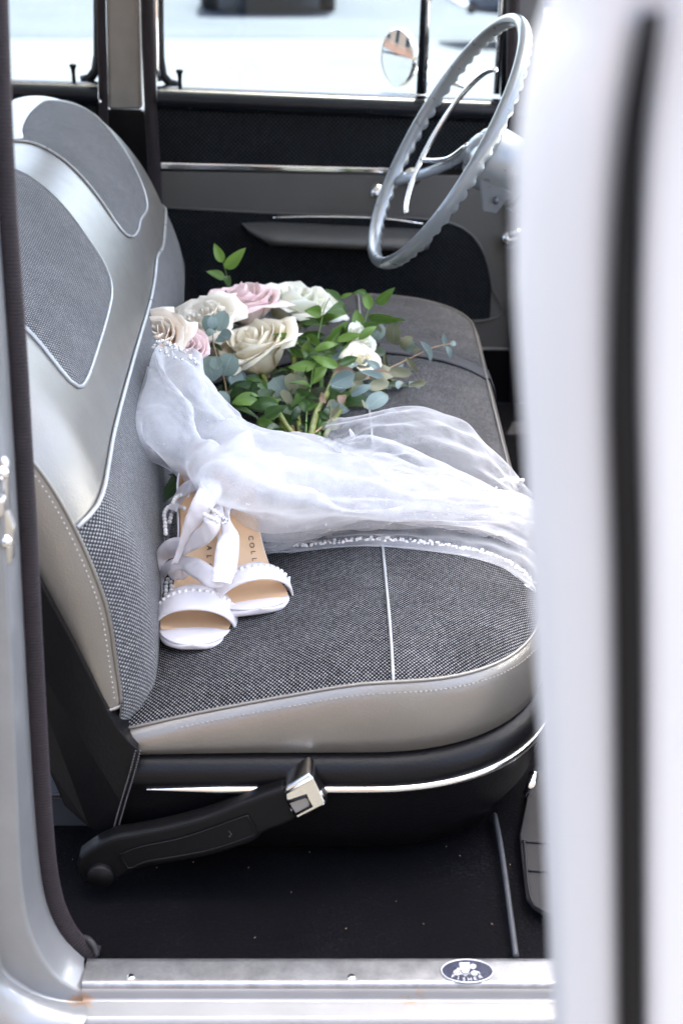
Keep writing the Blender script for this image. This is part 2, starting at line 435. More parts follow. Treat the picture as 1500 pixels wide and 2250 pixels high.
def ground_mat(name, c0, c1, scale, rough=.95):
    b = NB(name); b.set(Roughness=rough); b.set(**{'Specular IOR Level': .08})
    f = b.math('ADD', b.math('MULTIPLY', b.noise(scale, 8, .6), .6), b.math('MULTIPLY', b.noise(scale*40, 4), .4))
    b.ln(b.ramp(f, [(.3, c0), (.7, c1)]), b.b.inputs['Base Color']); b.bump(b.noise(scale*60, 4), .4, .01); return b.m
M['concrete'] = ground_mat('concrete', (.036, .044, .053), (.052, .060, .069), .5)
M['asphalt'] = ground_mat('asphalt', (.024, .032, .042), (.04, .048, .06), .6)
M['road_paint'] = pbr('road_paint', (.75, .75, .75), .6, var=.15)
M['far_car_blue'] = pbr('far_car_blue', (.02, .035, .07), .25, .2, Coat_Weight=.6)
M['far_car_dark'] = pbr('far_car_dark', (.03, .03, .033), .3, .2, Coat_Weight=.6)
M['tail_red'] = pbr('tail_red', (.4, .02, .02), .2)
M['crumb'] = pbr('crumb', (.26, .19, .12), .7)
def sill_mat(name, col, rough, metal, spots):
    """painted or bare metal with rust and grime where the photograph shows it (world positions)"""
    b = NB(name); b.set(Metallic=metal, Roughness=rough, Coat_Weight=.2)
    tc = b.new('ShaderNodeTexCoord'); ge = b.new('ShaderNodeNewGeometry')
    base = b.ramp(b.noise(25, 5), [(.3, tuple(x*.93 for x in col)), (.7, tuple(x*1.04 for x in col))])
    acc = None
    for (p, r, k) in spots:
        d = b.new('ShaderNodeVectorMath', operation='DISTANCE'); b.ln(ge.outputs['Position'], d.inputs[0]); d.inputs[1].default_value = tuple(p)
        q = b.math('MULTIPLY', b.math('SUBTRACT', 1.0, b.math('DIVIDE', d.outputs['Value'], r)), k)
        q = b.math('MAXIMUM', q, 0.0)
        acc = q if acc is None else b.math('MAXIMUM', acc, q)
    nz = b.new('ShaderNodeTexNoise'); nz.inputs['Scale'].default_value = 130; nz.inputs['Detail'].default_value = 6; nz.inputs['Roughness'].default_value = .7
    b.ln(ge.outputs['Position'], nz.inputs['Vector'])
    mask = b.math('MULTIPLY', b.math('SUBTRACT', b.math('ADD', acc, nz.outputs['Fac']), .88), 4.5)
    mask = b.math('MINIMUM', b.math('MAXIMUM', mask, 0.0), .9)
    rc = b.ramp(nz.outputs['Fac'], [(.35, (.10, .045, .018)), (.65, (.34, .20, .10))])
    mx = b.new('ShaderNodeMixRGB'); b.ln(mask, mx.inputs[0]); b.ln(base, mx.inputs[1]); b.ln(rc, mx.inputs[2]); b.ln(mx.outputs[0], b.b.inputs['Base Color'])
    b.ln(b.math('MULTIPLY', b.math('SUBTRACT', 1.0, mask), metal), b.b.inputs['Metallic'])
    return b

# ================================================================== THE PLACE
def gz(y):
    if y < 4: return -.42
    t = min(1, (y-4)/16); return -.42 - 1.05*t*t*(3-2*t)
ys = [-300, -60, -20, -8, -2, 0, 2, 4] + [4+16*i/16 for i in range(1, 17)] + [30, 60, 300]
xs = [-300, -60, -20, -8, 0, 8, 20, 60, 300]
o = grid('ground', [[Vector((x, y, gz(y)-.004)) for x in xs] for y in ys], M['concrete']); tag(o, kind='structure')
M['driveway'] = ground_mat('driveway', (.026, .025, .024), (.05, .048, .045), .7)
o = grid('driveway', [[Vector((x, y, gz(y)+.001)) for x in (-60, -20, -8, 0, 8, 20, 60)] for y in (-60, -20, -8, -4, 0, 2.2)], M['driveway']); tag(o, kind='structure')
ya = [15.2 + 4.8*i/14 for i in range(15)] + [40, 120]
o = grid('parking_lot', [[Vector((x, y, gz(y)+.002)) for x in (-60, -20, -8, 0, 8, 20, 60)] for y in ya], M['asphalt']); tag(o, kind='structure')
for x0 in (2.55, 5.3):
    P = [[Vector((x0 + d + .1*(y-10), y, gz(y)+.008)) for d in (-.06, .06)] for y in [15.6+.35*i for i in range(17)]]
    o = grid('parking_line', P, M['road_paint']); tag(o, kind='structure')

def parked_car(x, y, rz, paint, label):
    """low simple sedan, nose along local +X"""
    z0 = gz(y) + .006
    T = Matrix.Translation((x, y, z0)) @ Matrix.Rotation(rz, 4, 'Z')
    root = empty('parked_car', (x, y, z0)); tag(root, label, 'car')
    st = [(-2.2, .55, .72, .70), (-2.1, .36, .86, .80), (-1.5, .30, .92, .86), (-.5, .28, .93, .88), (.6, .28, .92, .88), (1.5, .30, .84, .86), (2.05, .36, .74, .78), (2.2, .52, .62, .66)]
    P = []
    for (sx, zb, zt, hw) in st:
        ring = []
        for k in range(20):
            a = 2*math.pi*k/20; c, s = math.cos(a), math.sin(a)
            yy = hw*math.copysign(abs(c)**.4, c); zz = (zb+zt)/2 + (zt-zb)/2*math.copysign(abs(s)**.5, s)
            ring.append(T @ Vector((sx, yy, zz)))
        P.append(ring)
    V, F = gridvf(P, False, True); F += [tuple(range(20)), tuple(range(7*20, 8*20))]
    mk('body', V, F, paint, root)
    P = []
    for (sx, z, hw) in [(-1.5, .90, .74), (-.9, 1.36, .60), (-.2, 1.43, .60), (.3, 1.38, .58), (1.0, .90, .74)]:
        P.append([T @ Vector((sx, yy, zz)) for yy, zz in ((-hw, .88), (-hw*.96, z-.03), (-hw*.8, z), (hw*.8, z), (hw*.96, z-.03), (hw, .88))])
    cabin = grid('cabin', P, paint, root)
    for s in (-1, 1):
        pts = [T @ Vector(p) for p in ((-.85, s*.70, .95), (.75, s*.70, .95), (.2, s*.615, 1.33), (-.75, s*.615, 1.33))]
        mk('window', pts, [(0, 1, 2, 3)], M['black_gloss'], cabin, solid=.01, off=0)
    for bx in (-2.22, 2.22):
        P = [[T @ (Vector((bx + math.copysign(.05, bx)*math.cos(a) - math.copysign(abs(yy)**2*.12, bx), yy, .44 + .06*math.sin(a)))) for a in [2*math.pi*k/10 for k in range(10)]] for yy in [-.8+.2*i for i in range(9)]]
        V, F = gridvf(P, False, True); mk('bumper', V, F, M['chrome'], root)
    for sx in (-1.35, 1.35):
        for sy in (-1, 1):
            Mw = T @ frame((sx, sy*.74, .32), (0, sy, 0))
            tyre = lathe('wheel', [(.19, -.10), (.30, -.10), (.32, -.07), (.32, .07), (.30, .10), (.20, .10)], Mw, M['rubber'], root, n=28)
            lathe('hub_cap', [(.20, .07), (.18, .09), (.10, .10), (.001, .105)], Mw, M['chrome'], tyre, n=24)
            tyre.name = 'wheel'
    for sy in (-1, 1):
        lathe('tail_light', [(.07, 0), (.06, .03), (.001, .04)], T @ frame((-2.17, sy*.62, .66), (-1, 0, 0)), M['tail_red'], root, n=14)
        lathe('headlight', [(.09, 0), (.08, .03), (.001, .05)], T @ frame((2.16, sy*.56, .60), (1, 0, 0)), M['chrome'], root, n=14)
p = atY(585, 30, 18.5)
parked_car(p.x, 20.6, R(-90), M['far_car_dark'], 'dark car parked on the asphalt seen through the driver door window')
p = atY(1085, 30, 13)
parked_car(p.x + 1.9, 14.2, R(4), M['far_car_blue'], 'dark blue car parked beyond the quarter vent window behind the steering wheel')

# buildings: an unseen one added behind the camera for warm bounce light, and the one the mirror shows
def building(name, label, x0, x1, y0, y1, h, wallc, basec, openings_axis):
    root = empty(name, ((x0+x1)/2, (y0+y1)/2, -.42)); tag(root, label, 'building')
    cx, cy = (x0+x1)/2, (y0+y1)/2
    box('wall', (cx, cy, -.42+h/2+.45), (x1-x0, y1-y0, h-.9), wallc, root, .02)
    box('base_course', (cx, cy, -.42+.45), (x1-x0+.06, y1-y0+.06, .9), basec, root, .02)
    box('cornice', (cx, cy, -.42+h+.12), (x1-x0+.4, y1-y0+.4, .24), wallc, root, .03)
    n = int((x1-x0 if openings_axis == 'y' else y1-y0)//3)
    for f in range(int(h//3)):
        for i in range(n):
            t = (i+.5)/n; z = -.42 + 1.9 + 3*f
            if openings_axis == 'y': c = (x0+(x1-x0)*t, y1+.01, z); s = (1.2, .08, 1.6); g = (c[0], y1+.04, z); gs = (1.05, .06, 1.45)
            else: c = (x1+.01, y0+(y1-y0)*t, z); s = (.08, 1.2, 1.6); g = (x1+.04, c[1], z); gs = (.06, 1.05, 1.45)
            w_ = box('window', c, s, M['grey_trim'], root, .01); box('pane', g, gs, M['black_gloss'], w_, .004)
M['brick'] = pbr('brick', (.22, .125, .09), .85, var=.3, vs=3)
M['stone'] = pbr('stone', (.24, .18, .135), .85, var=.15, vs=2)
building('bounce_building', 'unseen low brown stone building with a brick base, added behind the camera for warm bounce light', -20, 24, -19, -10, 4.4, M['stone'], M['brick'], 'y')
building('low_building', 'low tan building with a brick base reflected in the round mirror', -26, -17, 3.5, 16, 3.6, M['stone'], M['brick'], 'x')

# ================================================================== THE CAR
car = empty('vintage_car', (0, .8, -.42))
tag(car, 'silver vintage car with its passenger door open and a grey and black interior', 'car')
FY = 1.60
def FP(px, py, off=0.0): return atY(px, py, FY + off)
def FPs(l, off=0.0): return [FP(x, y, off) for x, y in l]
IN = (0, 1, 0)

# --- floor, firewall, dash, roof (the shell round the cabin)
box('floor_pan', (-.25, .79, -.05), (2.5, 1.74, .05), M['dark_paint'], car, .005)
P = []
for i in range(40):
    x = -.75 + 1.55*i/39
    P.append([Vector((x, .004 + 1.55*j/30, -.006 + .002*noise.noise(Vector((x*9, j*.5, 0))) + (.10*max(0, (x-.62)/.2)**1.5 if x > .62 else 0) + .06*math.exp(-(((.004+1.55*j/30)-.79)/.16)**2))) for j in range(31)])
carpet = grid('carpet', P, M['carpet'], car); tag(carpet, 'black pile carpet')
edge = [atZ(x, y, .004) for x, y in ((1086, 1790), (1098, 1850), (1110, 1930), (1122, 2020), (1133, 2100))]
V, F = tubevf(cr(edge, 24), .0030, 8)
mk('carpet_binding', V, F, pbr('binding', (.035, .039, .048), .6, bs=500, bstr=.5), carpet)
P = []
for i in range(16):
    t = i/15; x = .96 + 1.15*t
    P.append([Vector((x, .80 + .80*v*(1-.10*t), .47 - .10*t*t - .07*abs(v)**3 - .02*t)) for v in [-1+2*j/14 for j in range(15)]])
grid('hood', P, M['car_silver'], car, solid=.02, off=-1)
box('firewall', (.93, .80, .12), (.03, 1.62, .42), M['dark_paint'], car, .005)
P = []
for i in range(12):
    y = .06 + 1.5*i/11
    P.append([Vector((.62, y, .22)), Vector((.60, y, .30)), Vector((.60, y, .40)), Vector((.63, y, .455)), Vector((.72, y, .475)), Vector((.93, y, .46)), Vector((.95, y, .33))])
dash = grid('dashboard', P, M['car_silver'], car, solid=.01)
P = []
for i in range(22):
    t = i/21; x = -1.7 + 2.14*t
    row = []
    for j in range(15):
        y = .17 + 1.53*j/14; v = (j-7)/7
        row.append(Vector((x, y, 1.155 - .10*abs(v)**2.6 + .05*(1-(2*t-1)**2))))
    P.append(row)
roof = grid('roof', P, M['headliner'], car, solid=.03, off=1)
box('rear_bulkhead', (-1.52, .8, .20), (.05, 1.6, .62), M['black_vinyl'], car, .02)
box('rear_seat', (-1.25, .8, .10), (.5, 1.3, .26), M['tweed_back_lit'], car, .05)
# rear passenger door skin and windscreen pillars
box('rear_side_door', (-.98, .005, .18), (1.02, .07, .76), M['car_silver'], car, .02)
for yy in (.10, 1.58):
    V, F = tubevf([Vector((.95, yy, .44)), Vector((.78, yy, .74)), Vector((.45, yy+(-.04 if yy > 1 else .09), 1.07))], .026, 10)
    mk('windscreen_pillar', V, F, M['car_silver'], car)
for yy in (.17, 1.66):
    tube('roof_rail', [Vector((-1.7, yy, 1.05)), Vector((-.6, yy, 1.07)), Vector((.44, yy, 1.06))], .03, M['car_silver'], car, n=10)
tube('front_pillar', [Vector((.70, .02, -.02)), Vector((.72, .02, .5))], .04, M['car_silver'], car, n=10)

# --- near pillar and sill: strips that run down the pillar and turn into the sill
E0 = [(-45, -700), (-30, -200), (-18, 170), (-4, 450), (18, 750), (30, 950), (42, 1150), (55, 1400), (66, 1600), (76, 1760), (88, 1900), (104, 1985), (132, 2048), (170, 2090), (186, 2104)]
E1 = [(-75, -700), (-60, -200), (-45, 170), (-34, 450), (-12, 750), (-2, 950), (10, 1150), (24, 1400), (33, 1600), (39, 1760), (45, 1900), (55, 1995), (74, 2068), (108, 2128), (142, 2162), (186, 2180)]
E2 = [(-130, -700), (-120, -200), (-105, 170), (-90, 450), (-70, 750), (-60, 950), (-48, 1150), (-40, 1400), (-32, 1600), (-24, 1800), (-14, 1980), (0, 2124), (30, 2154), (72, 2181), (131, 2198), (187, 2202)]
E3 = [(-190, -700), (-180, -200), (-165, 170), (-150, 450), (-130, 750), (-120, 950), (-108, 1150), (-100, 1400), (-92, 1600), (-84, 1800), (-64, 2050), (-30, 2170), (0, 2198), (47, 2226), (117, 2238), (190, 2238)]
Y0, Y1, Y2, Y3 = .004, -.034, -.036, -.062
n = 90
c0 = cr([atY(x, y, Y0) for x, y in E0], n); c1 = cr([atY(x, y, Y1) for x, y in E1], n)
c2 = cr([atY(x, y, Y2) for x, y in E2], n); c3 = cr([atY(x, y, Y3) for x, y in E3], n)
rust_p = atY(178, 2204, Y2)
smb = sill_mat('pillar_paint', (.24, .25, .26), .3, .3, [(rust_p, .028, .75), (atY(60, 2165, Y2), .02, .38), (atY(120, 2196, Y2), .03, .36)])
M['pillar_paint'] = smb.m
rows = []
for i in range(n):
    a, b, c, d = c0[i], c1[i], c2[i], c3[i]
    r = [a + Vector((-.004, .03, 0)), a, a.lerp(b, .12) + Vector((.0, -.004, 0)), a.lerp(b, .5) + Vector((.0015, 0, .001)), a.lerp(b, .92), b, b.lerp(c, .15) + Vector((.001, -.0005, .0)), b.lerp(c, .5), b.lerp(c, .9), c, c.lerp(d, .12) + Vector((.002, -.004, .003)), c.lerp(d, .5) + Vector((.004, -.006, .004)), d, d + Vector((-.004, -.010, -.006)), d + Vector((-.03, -.012, -.03))]
    rows.append(r)
pil = grid('centre_pillar', rows, M['pillar_paint'], car); tag(pil, 'silver painted door pillar curving into the sill')
# windlace rope
wpath = cr([atY(x + 17, y - 4, .012) for x, y in E0[:-1]] + [atY(214, 2098, .012)], 120)
o = tube('door_seal', wpath, .0092, M['windlace'], car, n=14); tag(o, 'dark purple brown cloth covered rope seal')
V, F = tubevf(cr([atY(176, 2062, .02), atY(196, 2066, .012), atY(208, 2080, .008), atY(214, 2100, .004)], 12), lambda t: .0045*(1-.4*t), 8)
mk('seal_end_clip', V, F, M['rubber'], o)
# striker
pts = [atY(x, y, -.02) for x, y in ((-30, 985), (6, 990), (26, 1012), (24, 1110), (38, 1150), (34, 1225), (4, 1240), (-30, 1240))]
stk = slab('striker_plate', pts, (0, -1, 0), .012, M['brushed'], car, .003)
for px, py in ((4, 1040), (12, 1190)):
    lathe('screw', [(.0062, 0), (.006, .002), (.001, .0035)], frame(atY(px, py, -.033), (0, -1, .2)), M['chrome'], stk, n=12)
slab('latch_pin', [atY(x, y, -.036) for x, y in ((-14, 1080), (16, 1084), (18, 1120), (-14, 1130))], (0, -1, 0), .014, M['brushed'], stk, .003)

# sill
xl, xr = atZ(186, 2140, 0).x, .80
rows = []
prof = [(.006, -.02), (.004, -.001), (.002, .0015), (-.004, .0022), (-.028, .0018), (-.0315, .0015), (-.034, -.0005), (-.0345, -.004)]
for i in range(40):
    x = xl + (xr-xl)*i/39
    rows.append([Vector((x, y, z)) for y, z in prof])
scm = NB('scuff_plate'); scm.set(Metallic=.75, Roughness=.36)
tc = scm.new('ShaderNodeTexCoord'); ck = scm.new('ShaderNodeTexBrick'); ck.inputs['Scale'].default_value = 160
ck.inputs['Color1'].default_value = (1, 1, 1, 1); ck.inputs['Color2'].default_value = (.85, .85, .85, 1); ck.inputs['Mortar'].default_value = (.2, .2, .2, 1)
scm.ln(tc.outputs['Object'], ck.inputs['Vector'])
scm.ln(scm.ramp(scm.math('ADD', scm.math('MULTIPLY', scm.noise(60, 8, .7), .8), scm.math('MULTIPLY', ck.outputs['Fac'], -.06)), [(.25, (.20, .205, .22)), (.6, (.36, .37, .39))]), scm.b.inputs['Base Color'])
scm.ln(scm.math('ADD', scm.math('MULTIPLY', scm.noise(90, 6), .25), .25), scm.b.inputs['Roughness'])
scm.bump(ck.outputs['Fac'], .35, .0006)
sill_b = sill_mat('sill_paint', (.25, .255, .262), .34, .2, [(rust_p, .03, .8), (atY(900, 2193, Y1), .05, .50), (atY(830, 2193, Y1), .03, .42)])
rows2 = []
prof2 = [(-.0335, -.003), (-.0350, -.0045), (-.0358, -.008), (-.036, -.0135), (-.0365, -.0158), (-.040, -.0162), (-.058, -.0162), (-.0615, -.0172), (-.0635, -.022), (-.066, -.06), (-.05, -.13)]
for i in range(40):
    x = xl + (xr-xl)*i/39
    rows2.append([Vector((x, y, z)) for y, z in prof2])
sill = grid('door_sill', rows2, sill_b.m, car); tag(sill, 'painted door sill with rust stains')
scuff = grid('scuff_plate', rows, scm.m, sill); tag(scuff, 'bare metal scuff plate with a stippled pattern')
for px, py, mt in ((288, 2148, 'chrome'), (772, 2148, 'chrome')):
    lathe('screw', [(.0046, 0), (.0044, .0012), (.0028, .0022), (.0001, .0024)], frame(atZ(px, py, .0019), (0, 0, 1)), M[mt], scuff, n=14)
# emblem
ec = atZ(1026, 2135, .0022); ew, eh = .0252, .0162
def ell(a, b, z, n=48): return [Vector((ec.x + a*math.cos(2*math.pi*k/n), ec.y + b*math.sin(2*math.pi*k/n), z)) for k in range(n)]
o = slab('emblem', ell(ew, eh, ec.z), (0, 0, 1), .0008, M['emblem_blue'], scuff, 0)
tag(o, 'oval dark blue maker emblem with a silver coach')
zt = ec.z + .0010
V, F = tubevf(ell(ew, eh, zt), .0006, 6, closed=True)
emb = [(V, F)]
def disc(cx, cy, r, th=.0007, n=16, inner=0):
    out = [Vector((ec.x + cx + r*math.cos(2*math.pi*k/n), ec.y + cy + r*math.sin(2*math.pi*k/n), zt)) for k in range(n)]
    if inner:
        return tubevf(out, inner, 5, closed=True)
    V = out + [v + Vector((0, 0, th)) for v in out]
    return V, [tuple(range(n, 2*n))] + [(i, (i+1) % n, (i+1) % n + n, i+n) for i in range(n)]
def poly(pts, th=.0007):
    b = [Vector((ec.x + x, ec.y + y, zt)) for x, y in pts]; k = len(b)
    return b + [v + Vector((0, 0, th)) for v in b], [tuple(range(k, 2*k))] + [(i, (i+1) % k, (i+1) % k + k, i+k) for i in range(k)]
for (cx, cy, r) in ((-.0100, -.0022, .0033), (.0066, -.0030, .0030)):
    emb.append(disc(cx, cy, r, inner=.0005)); emb.append(disc(cx, cy, r*.25))
    for k in range(4):
        a = math.pi*k/4; d = Vector((math.cos(a), math.sin(a), 0))*r
        emb.append(tubevf([Vector((ec.x+cx, ec.y+cy, zt)) - d, Vector((ec.x+cx, ec.y+cy, zt)) + d], .0003, 4))
emb.append(poly([(-.0072, .0108), (-.0062, .0112), (.0018, .0112), (.0030, .0118), (.0028, .003), (.0008, -.0026), (-.0046, -.0026), (-.0068, .003)]))
emb.append(poly([(-.0098, .0032), (-.0076, .0035), (-.0070, .001), (-.0100, .0012)]))
emb.append(poly([(.0034, .0036), (.0040, .0084), (.0066, .0094), (.0090, .0074), (.0086, .0045), (.0062, .0018)]))
emb.append(tubevf([Vector((ec.x+.0066, ec.y-.001, zt)), Vector((ec.x+.0105, ec.y-.0012, zt)), Vector((ec.x+.0120, ec.y-.0045, zt))], .0006, 5))
V, F = join(emb); mk('coach_emblem', V, F, M['emblem_silver'], scuff, smooth=False)
V, F = poly([(-.0054, .0055), (.0012, .0055), (.0008, .0005), (-.0048, .0005)], .0010); mk('coach_panel', V, F, M['emblem_cyan'], scuff, smooth=False)
lettering('lettering', 'BODY', .0036, Matrix.Translation((ec.x-.0022, ec.y-.0042, zt)), M['emblem_silver'], scuff)
lettering('lettering', 'BY', .0026, Matrix.Translation((ec.x-.0020, ec.y-.0068, zt)), M['emblem_silver'], scuff)
for ch, dx, dy, rz in zip('FISHER', (-.0146, -.0096, -.0040, .0014, .0068, .0122), (-.0078, -.0104, -.0120, -.0120, -.0108, -.0084), (-24, -14, -5, 4, 12, 22)):
    lettering('lettering', ch, .0062, Matrix.Translation((ec.x+dx, ec.y+dy, zt)) @ Matrix.Rotation(R(rz*.8), 4, 'Z'), M['emblem_silver'], scuff)

# --- far side: driver door, rear door, centre post
def far_rail(name, x0, x1, y0, y1, parent):
    rows = []
    for i in range(24):
        t = i/23; x = x0 + (x1-x0)*t; y = y0 + (y1-y0)*t
        rows.append([FP(x, y+dy, off) for dy, off in ((-2, .03), (0, .012), (4, -.004), (12, -.016), (22, -.022), (32, -.026), (42, -.024), (50, -.014), (56, .0), (58, .012))])
    return grid(name, rows, M['black_gloss'], parent)
dd = slab('driver_door', FPs([(338, 225), (1122, 240), (1122, 1020), (338, 1020)], .006), IN, .08, M['black_vinyl'], car, .004)
tag(dd, 'closed driver door with grey tweed and vinyl panels')
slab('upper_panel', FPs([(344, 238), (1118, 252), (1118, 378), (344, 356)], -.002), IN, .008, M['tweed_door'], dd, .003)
slab('vinyl_band', FPs([(346, 376), (1118, 388), (1122, 766), (346, 758)], -.001), IN, .0068, M['grey_vinyl'], dd, .002)
lp = [(350, 455), (600, 468), (880, 478), (985, 489), (1035, 515), (1066, 565), (1079, 630), (1076, 702), (700, 705), (350, 705)]
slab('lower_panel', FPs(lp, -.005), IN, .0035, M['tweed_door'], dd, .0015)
V, F = tubevf(cr(FPs(lp[:9], -.005), 50), .0022, 6); mk('panel_piping', V, F, M['grey_vinyl'], dd)
V, F = tubevf(FPs([(346, 757), (1120, 767)], -.002), .003, 6); mk('panel_piping', V, F, M['grey_trim'], dd)
slab('chrome_strip', FPs([(345, 357), (872, 370), (872, 382), (345, 372)], -.006), IN, .006, M['chrome'], dd, .002)
far_rail('belt_rail', 345, 1116, 186, 216, dd)
# armrest
rows = []
for i in range(26):
    t = i/25; px = 530 + 425*t; py = 490 + 20*t
    s = min(1, (t/.16)**.7) * min(1, ((1-t)/.06)**.5 if t < 1 else 0) + .02
    c = FP(px, py + 18*s, -.005)
    rows.append([c + Vector((0, -.058*s*max(0, math.cos(a)) if math.cos(a) > 0 else .006, (.020 if math.sin(a) > 0 else .017)*s*math.sin(a))) for a in [2*math.pi*k/16 for k in range(16)]])
V, F = gridvf(rows, False, True); arm = mk('armrest', V, F, M['grey_vinyl'], dd)
V, F = tubevf(cr([FP(600, 478, -.045), FP(700, 476, -.05), FP(840, 480, -.05), FP(930, 492, -.045)], 16), .0018, 6); mk('armrest_trim', V, F, M['chrome'], arm)
# crank, handles, lock buttons, screws
crank = tube('window_crank', [FP(905, 384, -.02), FP(870, 398, -.035), FP(832, 416, -.04)], .006, M['chrome'], dd, n=10)
lathe('crank_boss', [(.0, .02), (.016, .02), (.02, .0), (.02, -.02)], frame(FP(905, 384, 0), (0, -1, 0)), M['chrome'], dd, n=20)
ball('crank_knob', FP(831, 424, -.06), .0165, M['chrome'], crank)
hd = lathe('inner_handle', [(.0, .03), (.014, .03), (.018, .0), (.018, -.02)], frame(FP(1118, 520, 0), (0, -1, 0)), M['chrome'], dd, n=20)
V, F = tubevf([FP(1118, 516, -.035), FP(1150, 508, -.04)], .008, 10); mk('handle_lever', V, F, M['chrome'], hd)
def lock_button(px, py, parent):
    lathe('lock_button', [(.001, .030), (.0058, .029), (.0064, .026), (.0040, .020), (.0032, .010), (.0036, 0), (.006, -.006)], frame(FP(px, py, .004), (0, 0, 1)), M['black_plastic'], parent, n=14)
lock_button(396, 190, dd)
lathe('screw', [(.005, 0), (.0045, .002), (.0001, .0025)], frame(FP(341, 224, -.012), (0, -1, .2)), M['chrome'], dd, n=12)
# window frame of the driver door
def bar(name, pts, w, mat, parent, off=.0, n=10):
    return tube(name, [FP(x, y, off) for x, y in pts], w, mat, parent, n=n)
bar('window_frame', [(347, -380), (350, 60), (352, 130), (358, 165), (372, 182), (395, 189)], .008, M['black_gloss'], dd, .022)
bar('window_chrome', [(340, -380), (343, 60), (345, 150), (352, 178)], .005, M['chrome'], dd, .012)
bar('vent_divider', [(946, -380), (934, 0), (924, 206)], .0082, M['black_gloss'], dd, .012)
bar('vent_chrome', [(953, -380), (941, 0), (931, 204)], .0048, M['chrome'], dd, .006)
bar('vent_frame', [(1085, -300), (1102, 0), (1090, 206)], .006, M['chrome'], dd, .02)
bar('vent_frame', [(1100, -300), (1116, 0), (1108, 212)], .008, M['black_gloss'], dd, .01)
tube('vent_latch', [FP(968, 175, -.01), FP(1000, 184, -.02), FP(1032, 194, -.025)], .004, M['chrome'], dd, n=8)
slab('window_glass', FPs([(338, -390), (1112, -390), (1112, 232), (338, 215)], .035), IN, .004, M['glass'], dd, 0)
# front pillar on the far side
slab('far_front_pillar', FPs([(1112, -385), (1215, -385), (1185, 260), (1112, 260)], -.002), IN, .06, M['dark_paint'], car, .004)
slab('cowl_side_panel', FPs([(1123, 255), (1300, 262), (1660, 300), (1660, 1020), (1123, 1020)], .008), IN, .06, M['grey_vinyl'], car, .004)
tube('far_front_seal', [FP(1128, -385, -.012), FP(1130, 0, -.012), FP(1122, 240, -.012), FP(1126, 500, -.012), FP(1130, 900, -.012)], .010, M['windlace'], car, n=12)
# centre post
post = slab('far_centre_post', FPs([(228, 240), (316, 242), (350, 480), (352, 1000), (228, 1000)], .004), IN, .06, M['black_vinyl'], car, .004)
slab('post_trim', FPs([(226, -390), (303, -390), (306, 0), (311, 241), (238, 241), (233, 0)], -.006), IN, .03, M['grey_trim'], post, .006)
tube('post_seal', cr([FP(322, -390, -.012), FP(324, 0, -.012), FP(330, 200, -.012), FP(344, 480, -.012), FP(352, 800, -.012)], 30), .0115, M['windlace'], post, n=12)
tube('post_seal', cr([FP(219, -390, -.006), FP(222, 0, -.006), FP(228, 240, -.006), FP(230, 700, -.006)], 20), .0085, M['windlace'], post, n=12)
# far rear door
rd = slab('rear_door', FPs([(-330, 195), (226, 222), (226, 1000), (-330, 1000)], .006), IN, .08, M['black_vinyl'], car, .004)
tag(rd, 'closed rear door behind the seat back')
slab('upper_panel', FPs([(-330, 212), (224, 232), (224, 420), (-330, 400)], -.002), IN, .008, M['tweed_door'], rd, .003)
far_rail('belt_rail', -330, 216, 160, 178, rd)
bar('window_frame', [(213, -380), (217, 60), (217, 120), (211, 155), (198, 172), (180, 177)], .009, M['black_gloss'], rd, .02)
slab('window_glass', FPs([(-330, -390), (218, -390), (218, 205), (-330, 195)], .035), IN, .004, M['glass'], rd, 0)
lock_button(163, 178, rd)
lathe('screw', [(.005, 0), (.0045, .002), (.0001, .0025)], frame(FP(218, 223, -.012), (0, -1, .2)), M['chrome'], rd, n=12)
# outside mirror
mc = atY(874, 126, 1.80); mn = Vector((-.83, -.55, .06)).normalized()
Mm = frame(mc, mn)
mir = lathe('side_mirror', [(.0505, .003), (.054, .0), (.0535, -.006), (.045, -.018), (.02, -.028), (.001, -.03)], Mm, M['chrome'], car, n=36)
tag(mir, 'round chrome outside mirror')
lathe('mirror_glass', [(.0505*k/8 + .0001, .0052 - .0032*(k/8)**2) for k in range(9)], Mm, M['mirror'], mir, n=36)
V, F = tubevf(cr([mc - mn*.025, mc - mn*.035 + Vector((.035, -.01, -.02)), atY(926, 190, 1.76), atY(930, 240, 1.72)], 14), .009, 10); mk('mirror_arm', V, F, M['chrome'], mir)

# --- steering
wc = atY(978, 313, 1.15)
wn = Vector((-math.cos(R(31)), -.10, math.sin(R(31)))).normalized()
wv = Vector((0, 1, 0)); wv = (wv - wn*wv.dot(wn)).normalized(); wu = wn.cross(wv)
if wu.z < 0: wu = -wu
RIM = .203
rows = []
for i in range(240):
    a = 2*math.pi*i/240; rd_ = wu*math.cos(a) + wv*math.sin(a)
    sc = abs(math.sin(a*29))**.7
    ring = []
    for k in range(14):
        b = 2*math.pi*k/14; cb, sb = math.cos(b), math.sin(b)
        back = max(0, -sb)
        r = .0104 + .0072*back**1.4*(sc-.45)
        ring.append(wc + rd_*(RIM + cb*.0088*(1+.05*sb)) + wn*(sb*r))
    rows.append(ring)
V, F = gridvf(rows, True, True)
swheel = mk('steering_wheel', V, F, M['wheel_silver'], car); tag(swheel, 'silver grey steering wheel with a scalloped finger grip rim')
hub = wc - wn*.050 + Vector((0, 0, .016))
V, F = tubevf(cr([wc + (wv*math.sin(a) + wu*math.cos(a))*.128 - wn*.012 for a in [R(10+160*i/30) for i in range(31)]], 60), .0042, 8)
mk('horn_ring', V, F, M['chrome'], swheel)
